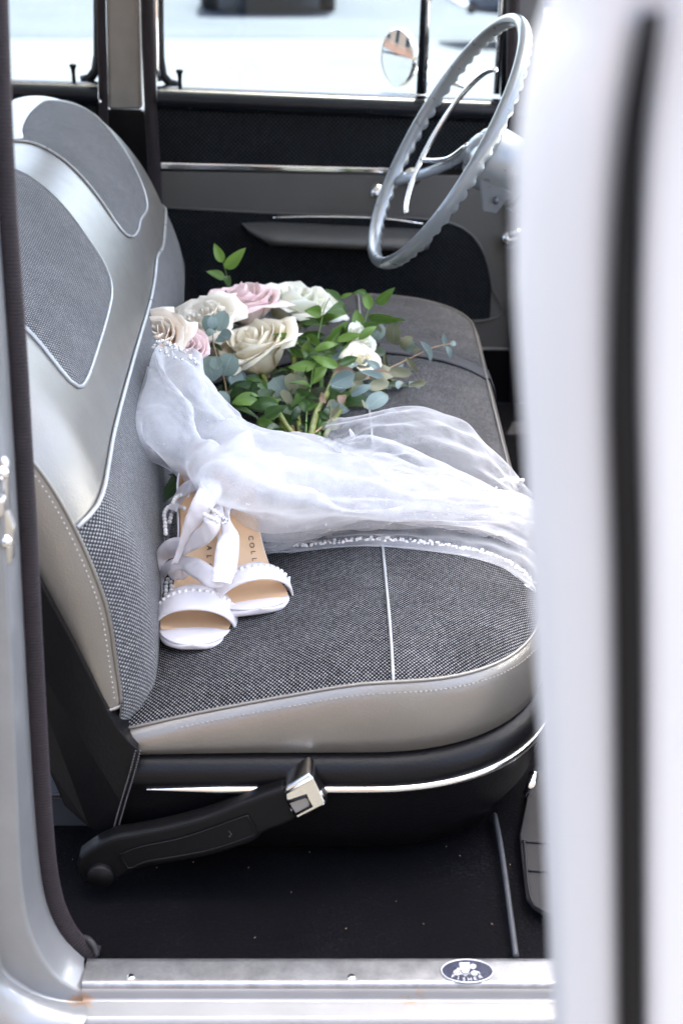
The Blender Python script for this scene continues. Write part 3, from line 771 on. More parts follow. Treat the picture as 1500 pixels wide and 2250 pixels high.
for a in (R(126), R(266)):
    d = wu*math.cos(a) + wv*math.sin(a)
    rows = []
    for i in range(12):
        t = i/11; c = hub.lerp(wc + d*RIM - wn*.006, t) - wn*.01*math.sin(math.pi*t)
        wdt = .014 - .005*t; s_ = d.cross(wn).normalized()
        rows.append([c + s_*wdt*math.cos(b) + wn*.005*math.sin(b) for b in [2*math.pi*k/10 for k in range(10)]])
    V, F = gridvf(rows, False, True); mk('spoke', V, F, M['wheel_silver'], swheel)
dh = wu*math.cos(R(118)) + wv*math.sin(R(118))
V, F = tubevf(cr([wc + dh*.128 - wn*.012, wc + dh*.06 - wn*.03, hub + wn*.01], 14), .004, 8); mk('horn_spoke', V, F, M['chrome'], swheel)
lathe('horn_button', [(.0001, .010), (.012, .009), (.024, .003), (.028, -.004), (.028, -.02)], frame(hub, wn), M['wheel_silver'], swheel, n=28)
cf = frame(hub, -wn)
colm = lathe('steering_column', [(.028, .002), (.036, .004), (.038, .008), (.030, .010), (.030, .012), (.046, .014), (.050, .020), (.0505, .085), (.0485, .088), (.0485, .093), (.0515, .096), (.054, .20), (.056, .5)], cf, M['wheel_silver'], car, n=32)
tag(colm, 'silver steering column behind the wheel')
lathe('column_seam', [(.0488, .0865), (.0524, .0875), (.0524, .0935), (.0488, .0945)], cf, M['rubber'], colm, n=32)
s_ = -Vector((0, 0, 1)) - wn*(-Vector((0, 0, 1)).dot(wn)); s_.normalize(); s2 = s_.cross(wn)
b0 = hub - wn*.030
bp = [b0 + s_*.045 + Vector((0, -.035, 0)), b0 + s_*.045 + Vector((0, .02, 0)), b0 - wn*.055 + s_*.062 + Vector((0, .02, 0)), b0 - wn*.055 + s_*.062 + Vector((0, -.035, 0))]
pb = [b0 + wn*.012 + s_*.020 - Vector((0, .042, 0)), b0 - wn*.052 + s_*.02 - Vector((0, .046, 0)), b0 - wn*.050 + s_*.062 - Vector((0, .030, 0)), b0 - wn*.030 + s_*.070 - Vector((0, .028, 0))]
slab('shift_bracket', pb, (0, 1, 0), .012, M['wheel_silver'], colm, .003)
lathe('bracket_screw', [(.0055, -.002), (.005, .002), (.0001, .003)], frame(b0 - wn*.036 + s_*.044 - Vector((0, .042, 0)), (0, -1, 0)), M['dark_paint'], colm, n=12)
for k in range(3):
    lathe('cancel_spring', [(.006, -.002), (.0075, 0), (.006, .002)], frame(hub - wn*(.004+.004*k) - s_*.02 - Vector((0, .032, 0)), (0, .3, 1)), M['chrome'], colm, n=12)

# --- open passenger door, seen along its rear edge
dA = [(-260, 1225), (-100, 1206), (0, 1202), (100, 1172), (200, 1150), (330, 1134), (500, 1130), (700, 1136), (1000, 1156), (1250, 1168), (1700, 1192), (2250, 1216), (2700, 1236), (3900, 1290)]
rows = []
din = Vector((.66, .75, 0)).normalized()
for i in range(70):
    py = -240 + 4100*i/69
    ax = sinterp(py, [p[0] for p in dA], [p[1] for p in dA])
    a = atY(ax, py, -.70)
    bx = sinterp(py, [-260, 0, 300, 700, 1200, 2250, 3900], [1440, 1400, 1356, 1345, 1360, 1376, 1410])
    b = atY(bx, py, -.728); b.z = a.z
    c = b + Vector((.0085, -.003, 0))
    rows.append((a, b, c))
def off(p, k, dn=0): return p + din*k + Vector((din.y, -din.x, 0))*dn
door_rows = [[off(a, .5, -.006), off(a, .10, -.004), off(a, .03, -.002), off(a, .010, .000), a.lerp(b, .02) - din*.002, a.lerp(b, .12) - din*.006, a.lerp(b, .5) - din*.008, a.lerp(b, .86) - din*.0065, b - din*.002, b + din*.004, c + din*.006, c - din*.000, c + Vector((.003, -.0035, 0)), off(c, .006, .006), off(c, .03, .009), off(c, .1, .012), off(c, .5, .01)] for a, b, c in rows]
pdoor = grid('passenger_door', door_rows, M['car_white'], car); tag(pdoor, 'open white passenger door seen along its rear edge')
P = [[b.lerp(c, .62 + (t-.62)*min(1, .12 + k/16)) - din*h for t, h in ((.20, .000), (.26, .0060), (.45, .0080), (.75, .0080), (.95, .006), (1.02, -.002))] for k, (a, b, c) in enumerate(rows[4:])]
grid('door_rubber_seal', P, M['black_plastic'], pdoor)
# floor mat with ribs in the front footwell
mo = [(1168, 1700), (1140, 1840), (1142, 1870), (1155, 1980), (1170, 2000), (1200, 2020), (1300, 2040), (1420, 2040), (1420, 1700)]
mp = [atZ(x, y, .004) for x, y in mo]
fm = slab('floor_mat', mp, (0, 0, 1), .005, M['mat_rubber'], None, .002)
tag(fm, 'black ribbed rubber floor mat lying in the front footwell beside the open door', 'floor mat')
for l in (((1141, 1848), (1300, 1862)), ((1150, 1912), (1310, 1922)), ((1147, 1850), (1162, 1976), (1205, 2008))):
    V, F = tubevf(cr([atZ(x+4, y, .010) for x, y in l], 14), .0016, 6); mk('rib', V, F, M['mat_rubber'], fm)
tube('seat_adjuster', [atZ(1160, 1745, .06), atZ(1168, 1720, .075), atZ(1172, 1700, .08)], .006, M['chrome'], car, n=10)

# ================================================================== THE BENCH SEAT
seat = empty('bench_seat', (0, .8, 0))
tag(seat, 'front bench seat in grey tweed and silver vinyl on a black vinyl base', 'bench seat')
YN, YF = .135, 1.455
prof_pts = [(-.208, .165), (-.200, .19), (-.197, .215), (-.199, .26), (-.205, .33), (-.224, .40), (-.248, .46), (-.275, .505), (-.312, .548), (-.355, .578), (-.40, .595), (-.44, .598), (-.475, .588), (-.50, .565), (-.508, .53), (-.45, .40), (-.39, .25), (-.365, .15)]
NS = 90
PR = [Vector((v.x, v.y)) for v in cr([Vector((x, z, 0)) for x, z in prof_pts], NS)]
PL = [0.0]
for a, b in zip(PR, PR[1:]): PL.append(PL[-1] + (b-a).length)
kfront = max(range(NS), key=lambda i: PR[i].y)
SFRONT = PL[kfront]
def xoff(y): return -.060*(y-.2)
def pnorm(i):
    t = PR[min(i+1, NS-1)] - PR[max(i-1, 0)]; n = Vector((t.y, -t.x)); return n.normalized()
def inset(y):
    u = max(0, (YN+.075-y)/.075); v = max(0, (y-(YF-.09))/.09)
    return .030*u**2.2 + .040*v**2.2
def BS(s, y, off=0.0):
    i = 0
    s = max(0, min(PL[-1], s)); j = 0
    while j < NS-2 and PL[j+1] < s: j += 1
    t = (s-PL[j])/(PL[j+1]-PL[j]); p = PR[j].lerp(PR[j+1], t); n = pnorm(j).lerp(pnorm(j+1), t)
    q = p + n*(off - inset(y))
    return Vector((q.x + xoff(y), y, q.y))
ZF = [PR[i].y for i in range(kfront+1)]; XF = [PR[i].x for i in range(kfront+1)]; SF = PL[:kfront+1]
def hit_back(px, py):
    d = ray(px, py); best = None; prev = None
    for i in range(400):
        y = YN + (YF-YN)*i/399
        p = CAM + d*((y-CAM.y)/d.y)
        if p.z > ZF[-1]: f = 1.0 + p.z
        else: f = p.x - (interp(p.z, ZF, XF) + xoff(y)) + inset(y)*.9
        if best is None or abs(f) < best[0]: best = (abs(f), y, p.z)
        if prev is not None and prev > 0 >= f: best = (0, y, p.z); break
        prev = f
    return best[1], interp(best[2], ZF, SF)
def hit_back_pt(px, py, off=0.0):
    y, s = hit_back(px, py); return BS(s, y, off)
# backrest body
YS = [YN, YN+.004, YN+.010, YN+.018, YN+.03, YN+.045, YN+.06, YN+.08] + [YN+.08 + (YF-.09-YN-.08)*i/40 for i in range(1, 41)] + [YF-.07, YF-.05, YF-.035, YF-.02, YF-.01, YF-.004, YF]
kb = max(range(NS), key=lambda i: PR[i].y) + 4
P = [[BS(PL[i], y) for i in range(kb+1)] for y in YS]
backrest = grid('backrest', P, M['silver_vinyl'], seat)
sv = backrest
P = [[BS(PL[i], y) for i in range(kb, NS)] for y in YS]
grid('backrest_shell', P, M['black_vinyl'], seat)
# near and far ends of the backrest: vinyl panel in front, black shell behind
for (ye, sg) in ((YN, -1), (YF, 1)):
    side, shell = [], []
    for i in range(0, kb+1, 1):
        f = BS(PL[i], ye)
        q = BS(PL[min(NS-1, int(NS-1 - (NS-1-kb)*(i/kb)))], ye)
        wd = interp(f.z, [.19, .26, .33, .42, .52, .6], [.020, .036, .050, .066, .085, .10])
        tot = max(.001, (q-f).length); m = f + (q-f)*min(.9, wd/tot)
        side.append([f, f.lerp(m, .12) + Vector((0, sg*.005, 0)), f.lerp(m, .5) + Vector((0, sg*.011, 0)), f.lerp(m, .9) + Vector((0, sg*.010, 0)), m + Vector((0, sg*.007, 0))])
        shell.append([m + Vector((0, sg*.006, 0)), m.lerp(q, .2) + Vector((0, sg*.004, 0)), m.lerp(q, .6) + Vector((0, sg*.002, 0)), q])
    k0 = 4
    sp = grid('side_panel', side[k0:], M['silver_vinyl'], seat)
    grid('side_shell', shell, M['black_vinyl'], seat)
    if sg < 0:
        st = []
        pth = cr([BS(PL[i], ye, .001) + Vector((-.006, -.0055, 0)) for i in range(k0+1, kb-8)], 130)
        for j in range(0, 129, 2):
            if j > 66: st.append(tubevf([pth[j], pth[j].lerp(pth[j+1], .6)], .0008, 5))
            else: st.append(tubevf([pth[j], pth[j].lerp(pth[j+1], .6)], .0009, 5))
        V, F = join(st); mk('stitching', V, F, M['thread'], sp); 
        V, F = tubevf(cr([BS(PL[i], ye, .0006) for i in range(k0, kb)], 80), .0022, 6); mk('seam_welt', V, F, M['silver_vinyl'], sp)
        e = [v + Vector((0, -.001, 0)) for v in side[k0][:4]]
        V, F = tubevf(e, .002, 6); mk('panel_edge', V, F, M['silver_vinyl'], sp)
# tweed inserts
def in_poly(p, poly):
    c = False; j = len(poly)-1
    for i in range(len(poly)):
        a, b = poly[i], poly[j]
        if (a[1] > p[1]) != (b[1] > p[1]) and p[0] < (b[0]-a[0])*(p[1]-a[1])/(b[1]-a[1]) + a[0]: c = not c
        j = i
    return c
def seg_d(p, poly):
    m = 9
    for i in range(len(poly)):
        a, b = Vector(poly[i-1]), Vector(poly[i]); ab = b-a; t = max(0, min(1, (p-a).dot(ab)/max(1e-12, ab.length_squared)))
        m = min(m, (a+ab*t-p).length)
    return m
def insert(name, ys_outline, mat, parent, puff=.007, step=.014, pipe=True, pr=.0021, closed=True, pipe_pts=None):
    """ys_outline: list of (Y, s) on the backrest"""
    poly = [Vector((y, s)) for y, s in ys_outline]
    y0, y1 = min(p.x for p in poly), max(p.x for p in poly); s0, s1 = min(p.y for p in poly), max(p.y for p in poly)
    pts = list(poly); n = len(poly)
    yy = y0 + step/2
    while yy < y1:
        ss = s0 + step/2
        while ss < s1:
            p = Vector((yy + random.uniform(-.2, .2)*step, ss + random.uniform(-.2, .2)*step))
            if in_poly(p, poly) and seg_d(p, poly) > step*.5: pts.append(p)
            ss += step
        yy += step
    vo, eo, fo, _, _, _ = delaunay_2d_cdt(pts, [(i, (i+1) % n) for i in range(n)], [], 1, 1e-6)
    V = []
    for p in vo:
        d = seg_d(p, poly); V.append(BS(p.y, p.x, .0012 + puff*(1-math.exp(-d/.03))))
    o = mk(name, V, [tuple(f) for f in fo], mat, parent, uvs=[(p.x, p.y) for p in vo])
    me = o.data
    if me.polygons and sum(f.normal.x for f in me.polygons) < 0: me.flip_normals()
    if pipe:
        pp = pipe_pts or [BS(p.y, p.x, .0018) for p in poly]
        V, F = tubevf(pp, pr, 8, closed=closed); mk('piping', V, F, M['piping'], parent)
    return o
def outline(px_list, n, closed=True):
    L = [Vector((*hit_back(x, y), 0)) for x, y in px_list]
    if closed: L = L + [L[0]]
    r = cr(L, n + (1 if closed else 0)); return [(v.x, v.y) for v in (r[:-1] if closed else r)]
near_px = [(15, 371), (60, 389), (120, 438), (180, 510), (225, 580), (242, 632), (237, 680), (212, 765), (186, 838), (166, 850), (132, 816), (80, 752), (30, 700), (-40, 640), (-90, 560), (-90, 440), (-50, 384)]
insert('tweed_insert', outline(near_px, 90), M['tweed_back_lit'], backrest)
far_px = [(22, 311), (75, 318), (140, 355), (210, 430), (263, 504), (288, 521), (301, 508), (307, 484), (320, 462), (317, 430), (296, 376), (262, 320), (226, 275), (190, 243), (150, 228)]
L = [Vector((*hit_back(x, y), 0)) for x, y in far_px]
ya, yb = L[0].x, L[-1].x
# the top edge of the far insert follows the ridge
top = [Vector((yb - .02 - (yb-.02-ya)*t, SFRONT - .030 + .022*math.sin(math.pi*t)**.5, 0)) for t in (.05, .2, .4, .6, .8, .93)]
r = cr(L + top + [L[0]], 100); insert('tweed_insert', [(v.x, v.y) for v in r[:-1]], M['tweed_back_lit'], backrest, puff=.006)
# lower tweed zone, bounded above by a piping line that hooks down to the near end
low_px = [(176, 1134), (206, 1106), (226, 1062), (236, 1010), (246, 950), (270, 860), (300, 755), (326, 668), (337, 615), (343, 565), (356, 535)]
L = [Vector((*hit_back(x, y), 0)) for x, y in low_px]
L[0].x = YN + .001
L.append(Vector((YF-.06, L[-1].y + .012, 0))); L.append(Vector((YF-.012, L[-2].y + .016, 0)))
up_ = cr(L, 90)
bot = [Vector((YF-.012 - (YF-.012-YN-.001)*t, .012, 0)) for t in [i/50 for i in range(51)]]
edge = [Vector((YN+.001, .012 + (up_[0].y-.012)*t, 0)) for t in [i/12 for i in range(1, 12)]]
pl = [(v.x, v.y) for v in up_ + bot + edge]
insert('lower_tweed', pl, M['tweed_back_lit'], backrest, puff=.004, pipe=True, pr=.0023, closed=False, pipe_pts=[BS(v.y, v.x, .0026) for v in up_])

# cushion
def zedge(x): return sinterp(x, [-.30, -.235, -.15, -.05, .03, .12, .22], [.166, .178, .200, .222, .236, .234, .228])
def plan(off=0.0, n=44, xb=-.27, x1=.222, y0=YN+.003, y1=1.455):
    """outline of the seat seen from above, anticlockwise from the near rear corner"""
    pts = []
    ax, ay = .20, .22
    def corner(cx, cy, sx, sy, a0, a1, ax, ay, e, m):
        for i in range(m+1):
            t = a0 + (a1-a0)*i/m; c, s = math.cos(t), math.sin(t)
            pts.append(Vector((cx + ax*math.copysign(abs(c)**e, c), cy + ay*math.copysign(abs(s)**e, s), 0)))
    corner(xb+.05, y0+.05, 1, 1, math.pi, 1.5*math.pi, .05, .05, 1, 6)
    for i in range(1, 10): pts.append(Vector((xb+.05 + (x1-ax-xb-.05)*i/10, y0, 0)))
    corner(x1-ax, y0+ay, 1, 1, 1.5*math.pi, 2*math.pi, ax, ay, .86, 18)
    for i in range(1, 26): pts.append(Vector((x1, y0+ay + (y1-.16-y0-ay)*i/26, 0)))
    corner(x1-.17, y1-.16, 1, 1, 0, .5*math.pi, .17, .16, .9, 14)
    for i in range(1, 10): pts.append(Vector((x1-.17 + (xb+.05-x1+.17)*i/10, y1, 0)))
    corner(xb+.05, y1-.05, 1, 1, .5*math.pi, math.pi, .05, .05, 1, 6)
    for i in range(1, 26): pts.append(Vector((xb, y1-.05 + (y0+.05-y1+.05)*i/26, 0)))
    out = []
    for i, p in enumerate(pts):
        t = (pts[(i+1) % len(pts)] - pts[i-1]).normalized(); out.append(p + Vector((t.y, -t.x, 0))*off)
    return out
PL0 = plan()
CX, CY = -.02, .80
def rings(rho): return [Vector((CX + (p.x-CX)*rho, CY + (p.y-CY)*(1-(1-rho)*.34 if rho > .5 else (rho*1.34)), 0)) for p in PL0]
def crown(x, y):
    # distance from the outline, cheaply from the rounded box
    dx = min(x+.30, .222-x); dy = min(y-YN-.003, 1.455-y)
    if x > .02 and y < YN+.223:
        q = max(0, 1 - ((max(0, x-.022)/.20)**2.3 + ((YN+.223-y)/.22)**2.3)**(1/2.3)); d = q*.2
        d = min(d, dy) if x < .022 else d
    elif x > .05 and y > 1.295:
        q = max(0, 1 - ((max(0, x-.052)/.17)**2.2 + ((y-1.295)/.16)**2.2)**(1/2.2)); d = q*.16
    else: d = min(dx, dy)
    d = max(0, d)
    return .024*(1-math.exp(-d/.045)) - .014*max(0, math.exp(-((x-.222)/.05)**2))*0
def ztop(x, y): return zedge(x) + crown(x, y) + .0018*noise.noise(Vector((x*7, y*7, 2)))
rh = [0, .15, .3, .45, .58, .7, .8, .87, .92, .955, .975, .99, 1.0]
P = []
for r_ in rh:
    ring = []
    for p in PL0:
        x = CX + (p.x-CX)*r_; y = CY + (p.y-CY)*(1-(1-r_)*.45)
        ring.append(Vector((x, y, ztop(x, y) if r_ < 1 else zedge(x))))
    P.append(ring)
V, F = gridvf(P, False, True)
cushion = mk('cushion', V, F, M['tweed'], seat, uvs=[(v.x, v.y) for v in V])
nP = len(PL0)
def skirt(name, stations, mat, parent, **k):
    P = [[pl_[i] + Vector((0, 0, zf(PL0[i]))) for i in range(nP)] for pl_, zf in stations]
    return grid(name, P, mat, parent, cv=True, **k)
ZB = .154
fz = lambda t: (lambda p: zedge(p.x)*(1-t) + ZB*t)
band = skirt('cushion_band', [(plan(.0005), fz(0)), (plan(.005), fz(.05)), (plan(.010), fz(.2)), (plan(.013), fz(.45)), (plan(.013), fz(.7)), (plan(.009), fz(.92)), (plan(.002), fz(1.0))], M['silver_vinyl'], seat)
V, F = tubevf([p + Vector((0, 0, zedge(p.x)+.001)) for p in plan(.0012)], .0019, 8, closed=True); mk('piping', V, F, M['silver_vinyl'], band)
st = []
pp = cr([p + Vector((0, 0, zedge(p.x)-.0075)) for p in plan(.0088)[5:40]], 300)
for j in range(0, 299, 2): st.append(tubevf([pp[j], pp[j+1]], .0007, 4))
V, F = join(st); mk('stitching', V, F, pbr('tan_thread', (.30, .27, .23), .7), band)
base = skirt('seat_base', [(plan(-.002), lambda p: .156), (plan(.008), lambda p: .1545), (plan(.018), lambda p: .147), (plan(.0225), lambda p: .137), (plan(.021), lambda p: .127), (plan(.0165), lambda p: .118), (plan(.012), lambda p: .10), (plan(.004), lambda p: .06), (plan(-.02), lambda p: .02), (plan(-.05), lambda p: .0)], M['black_vinyl'], seat)
tag(base, 'black vinyl seat base')
tr = cr([p + Vector((0, 0, .121)) for p in plan(.0195)], 300)
i0 = min(range(80), key=lambda i: abs(tr[i].x - atY(330, 1718, .128).x) + (1 if tr[i].y > .3 else 0))
seg = tr[i0:i0+150]
rows = []
for i, p in enumerate(seg):
    t = (seg[min(i+1, len(seg)-1)] - seg[max(i-1, 0)]).normalized(); nn = Vector((t.y, -t.x, 0)); k = min(1, .12 + i/7)
    rows.append([p + nn*.004*k*math.cos(a) + Vector((0, 0, .0046*k*math.sin(a))) for a in [2*math.pi*q/10 for q in range(10)]])
V, F = gridvf(rows, False, True); F += [tuple(range(10)), tuple(range(len(seg)*10-10, len(seg)*10))]
mk('chrome_strip', V, F, M['chrome'], seat)
# seam across the cushion
a = None
def hit_seat(px, py, lift=0.0):
    z = .24
    for _ in range(25):
        p = atZ(px, py, z); z = z*.5 + .5*(ztop(p.x, p.y) + lift)
    return atZ(px, py, z)
pa, pb_ = hit_seat(864, 1500), hit_seat(840, 1200)
dirn = (pb_-pa)/(pb_.y-pa.y)
pth = []
for i in range(60):
    y = YN+.003 + (1.452-YN-.003)*i/59; x = pa.x + dirn.x*(y-pa.y); pth.append(Vector((x, y, (ztop(x, y) if 0 < i < 59 else zedge(x)) + .0012)))
V, F = tubevf(pth, .0016, 8); mk('seam_piping', V, F, M['piping'], cushion)
# rear part of the base, its double seam, and the rail under it
pts = [(40, 1180), (100, 1300), (165, 1420), (240, 1570), (262, 1604), (284, 1630), (303, 1646), (290, 1700), (270, 1766), (252, 1838), (248, 1840), (195, 1819), (142, 1771), (104, 1684), (70, 1560), (30, 1380)]
def onbase(x, y):
    Y = .124
    for _ in range(6): Y = interp(atY(x, y, Y).z, [.03, .06, .10, .127, .14, .16], [.129, .125, .1175, .1105, .109, .116])
    return atY(x, y, Y)
slab('base_side', [onbase(x, y) for x, y in pts], IN, 1.28, M['black_vinyl'], seat, .010)
for dx in (-5, 5):
    st = []
    q = cr([onbase(x+dx, y) + Vector((0, -.0006, 0)) for x, y in ((304, 1648), (290, 1700), (270, 1766), (251, 1836))], 80)
    for j in range(0, 79, 2): st.append(tubevf([q[j], q[j+1]], .0008, 4))
    V, F = join(st); mk('stitching', V, F, M['dark_thread'], base)
V, F = tubevf(cr([onbase(x, y) for x, y in ((304, 1648), (290, 1700), (270, 1766), (251, 1838))], 30), .0016, 6); mk('seam_welt', V, F, M['black_vinyl'], base)
slab('seat_rail', [atY(x, y, .20) for x, y in ((60, 1752), (215, 1752), (235, 1816), (60, 1816))], IN, .03, M['dark_paint'], seat, .002)
slab('seat_rail', [atY(x, y, .19) for x, y in ((60, 1744), (180, 1744), (180, 1752), (60, 1752))], IN, .05, M['dark_paint'], seat, .002)

# black strap across the far part of the cushion
rows = []
for i in range(46):
    x = -.24 + .46*i/45
    y = 1.085 + .015*math.sin(i*.09) - .02*max(0, (x-.1)/.1)**2*.3
    r = []
    for j in range(6):
        yy = y - .021 + .042*j/5; r.append(Vector((x, yy, ztop(x, yy) + .003)))
    rows.append(r)
for (dx, z) in ((.230, .226), (.240, .20), (.242, .16), (.248, .13), (.25, .10)):
    rows.append([Vector((dx, 1.075 - .021 + .042*j/5, z)) for j in range(6)])
o = grid('lap_belt', rows, M['webbing'], None, solid=.0022, off=1); tag(o, 'black webbing lap belt lying across the far half of the seat cushion', 'seat belt')

# ================================================================== SEAT BELT BUCKLE ON ITS STALK
bk = empty('belt_buckle_stalk', atY(225, 1940, .10)); tag(bk, 'black plastic seat belt stalk with a chrome push button buckle', 'belt buckle')
def Cq(x, y, Y=.100): return atY(80 + x/2.0833, 1500 + y/2.0833, Y)
topc = [(195, 800), (262, 752), (352, 708), (480, 684), (650, 648), (800, 604), (950, 544), (1060, 504), (1140, 477)]
botc = [(1192, 628), (1120, 662), (1040, 692), (1000, 730), (900, 766), (780, 800), (600, 832), (480, 852), (405, 886), (362, 916), (305, 940), (244, 936), (200, 905), (184, 850)]
def smooth2(l, n): return [(v.x, v.y) for v in cr([Vector((x, y, 0)) for x, y in l], n)]
ol = smooth2(topc, 30) + smooth2(botc, 40)
st = slab('stalk', [Cq(x, y) for x, y in ol], IN, .022, M['black_plastic'], bk, .005)
pan = [(384, 786), (480, 752), (650, 716), (800, 668), (955, 612), (968, 618), (1006, 688), (960, 712), (800, 764), (640, 796), (500, 820), (432, 850), (415, 842)]
pc = [Cq(x, y, .0985) for x, y in smooth2(pan + [pan[0]], 60)[:-1]]
slab('raised_panel', pc, IN, .004, M['black_plastic'], st, .001)
V, F = tubevf(pc, .0012, 6, closed=True); mk('panel_rim', V, F, M['black_plastic'], st)
lathe('pivot_cap', [(.0001, .006), (.0125, .0055), (.0140, .003), (.0140, -.004)], frame(Cq(296, 882, .098), (0, -1, 0)), M['black_plastic'], st, n=32)
for k in range(3): lathe('mark', [(.0012, 0), (.0008, .0008), (.0001, .001)], frame(Cq(884+7*(k % 2), 684+10*k, .0985), (0, -1, 0)), M['rubber'], st, n=6)
bq = slab('buckle', [Cq(x, y, .092) for x, y in ((1136, 486), (1246, 417), (1268, 440), (1325, 556), (1318, 566), (1192, 630), (1160, 590), (1140, 530))], IN, .034, M['chrome'], bk, .003)
slab('buckle_end', [Cq(x, y, .098) for x, y in ((1262, 432), (1278, 440), (1330, 550), (1322, 562))], IN, .024, M['black_plastic'], bq, .002)
fr_ = [Cq(x, y, .0912) for x, y in ((1150, 548), (1236, 520), (1258, 566), (1184, 606))]
V, F = tubevf(fr_, .0017, 6, closed=True); mk('button_frame', V, F, M['black_plastic'], bq)
slab('push_button', [Cq(x, y, .0905) for x, y in ((1156, 552), (1232, 526), (1250, 566), (1186, 600))], IN, .004, pbr('button_metal', (.30, .30, .31), .3, .8), bq, .001)
V, F = tubevf([Cq(x, y, .0915) for x, y in ((1140, 506), (1256, 440))], .0016, 6); mk('buckle_ridge', V, F, M['chrome'], bq)
# crumbs on the carpet
cs = []
for (x, y) in ((160, 1888), (425, 1894), (345, 1906), (680, 1872), (546, 1906), (640, 1960), (870, 1980), (1010, 1880), (980, 1860), (760, 2040), (930, 2030), (1080, 2030), (560, 2060), (1120, 1900)):
    c = atZ(x, y, .002); cs.append(boxvf(c, (random.uniform(.0006, .0018), .0007, .0005), Matrix.Rotation(random.random()*3, 3, 'Z')))
V, F = join(cs); o = mk('crumbs', V, F, M['crumb'], None, smooth=False); tag(o, 'pale crumbs scattered on the black carpet', 'crumbs', kind='stuff')

# ================================================================== SHARED SMALL MESHES
def uvsphere(name, mat, n=7, m=10):
    V = [Vector((0, 0, 1))]; F = []
    for i in range(1, n):
        a = math.pi*i/n
        for k in range(m): V.append(Vector((math.sin(a)*math.cos(2*math.pi*k/m), math.sin(a)*math.sin(2*math.pi*k/m), math.cos(a))))
    V.append(Vector((0, 0, -1))); e = len(V)-1
    for k in range(m): F.append((0, 1+k, 1+(k+1) % m)); F.append((e, e-m+(k+1) % m, e-m+k))
    for i in range(n-2):
        for k in range(m): F.append((1+i*m+k, 1+(i+1)*m+k, 1+(i+1)*m+(k+1) % m, 1+i*m+(k+1) % m))
    me = bpy.data.meshes.new(name); me.from_pydata([tuple(v) for v in V], [], F); me.polygons.foreach_set('use_smooth', [True]*len(F)); me.materials.append(mat)
    return me
PEARL = uvsphere('pearl', M['pearl'], 9, 14); BEAD = uvsphere('bead', M['pearl'], 6, 8); GEM = uvsphere('crystal_bead', M['crystal'], 4, 6)
def bead(name, me, p, r, parent): return inst(name, me, Matrix.Translation(p) @ Matrix.Scale(r, 4), parent)

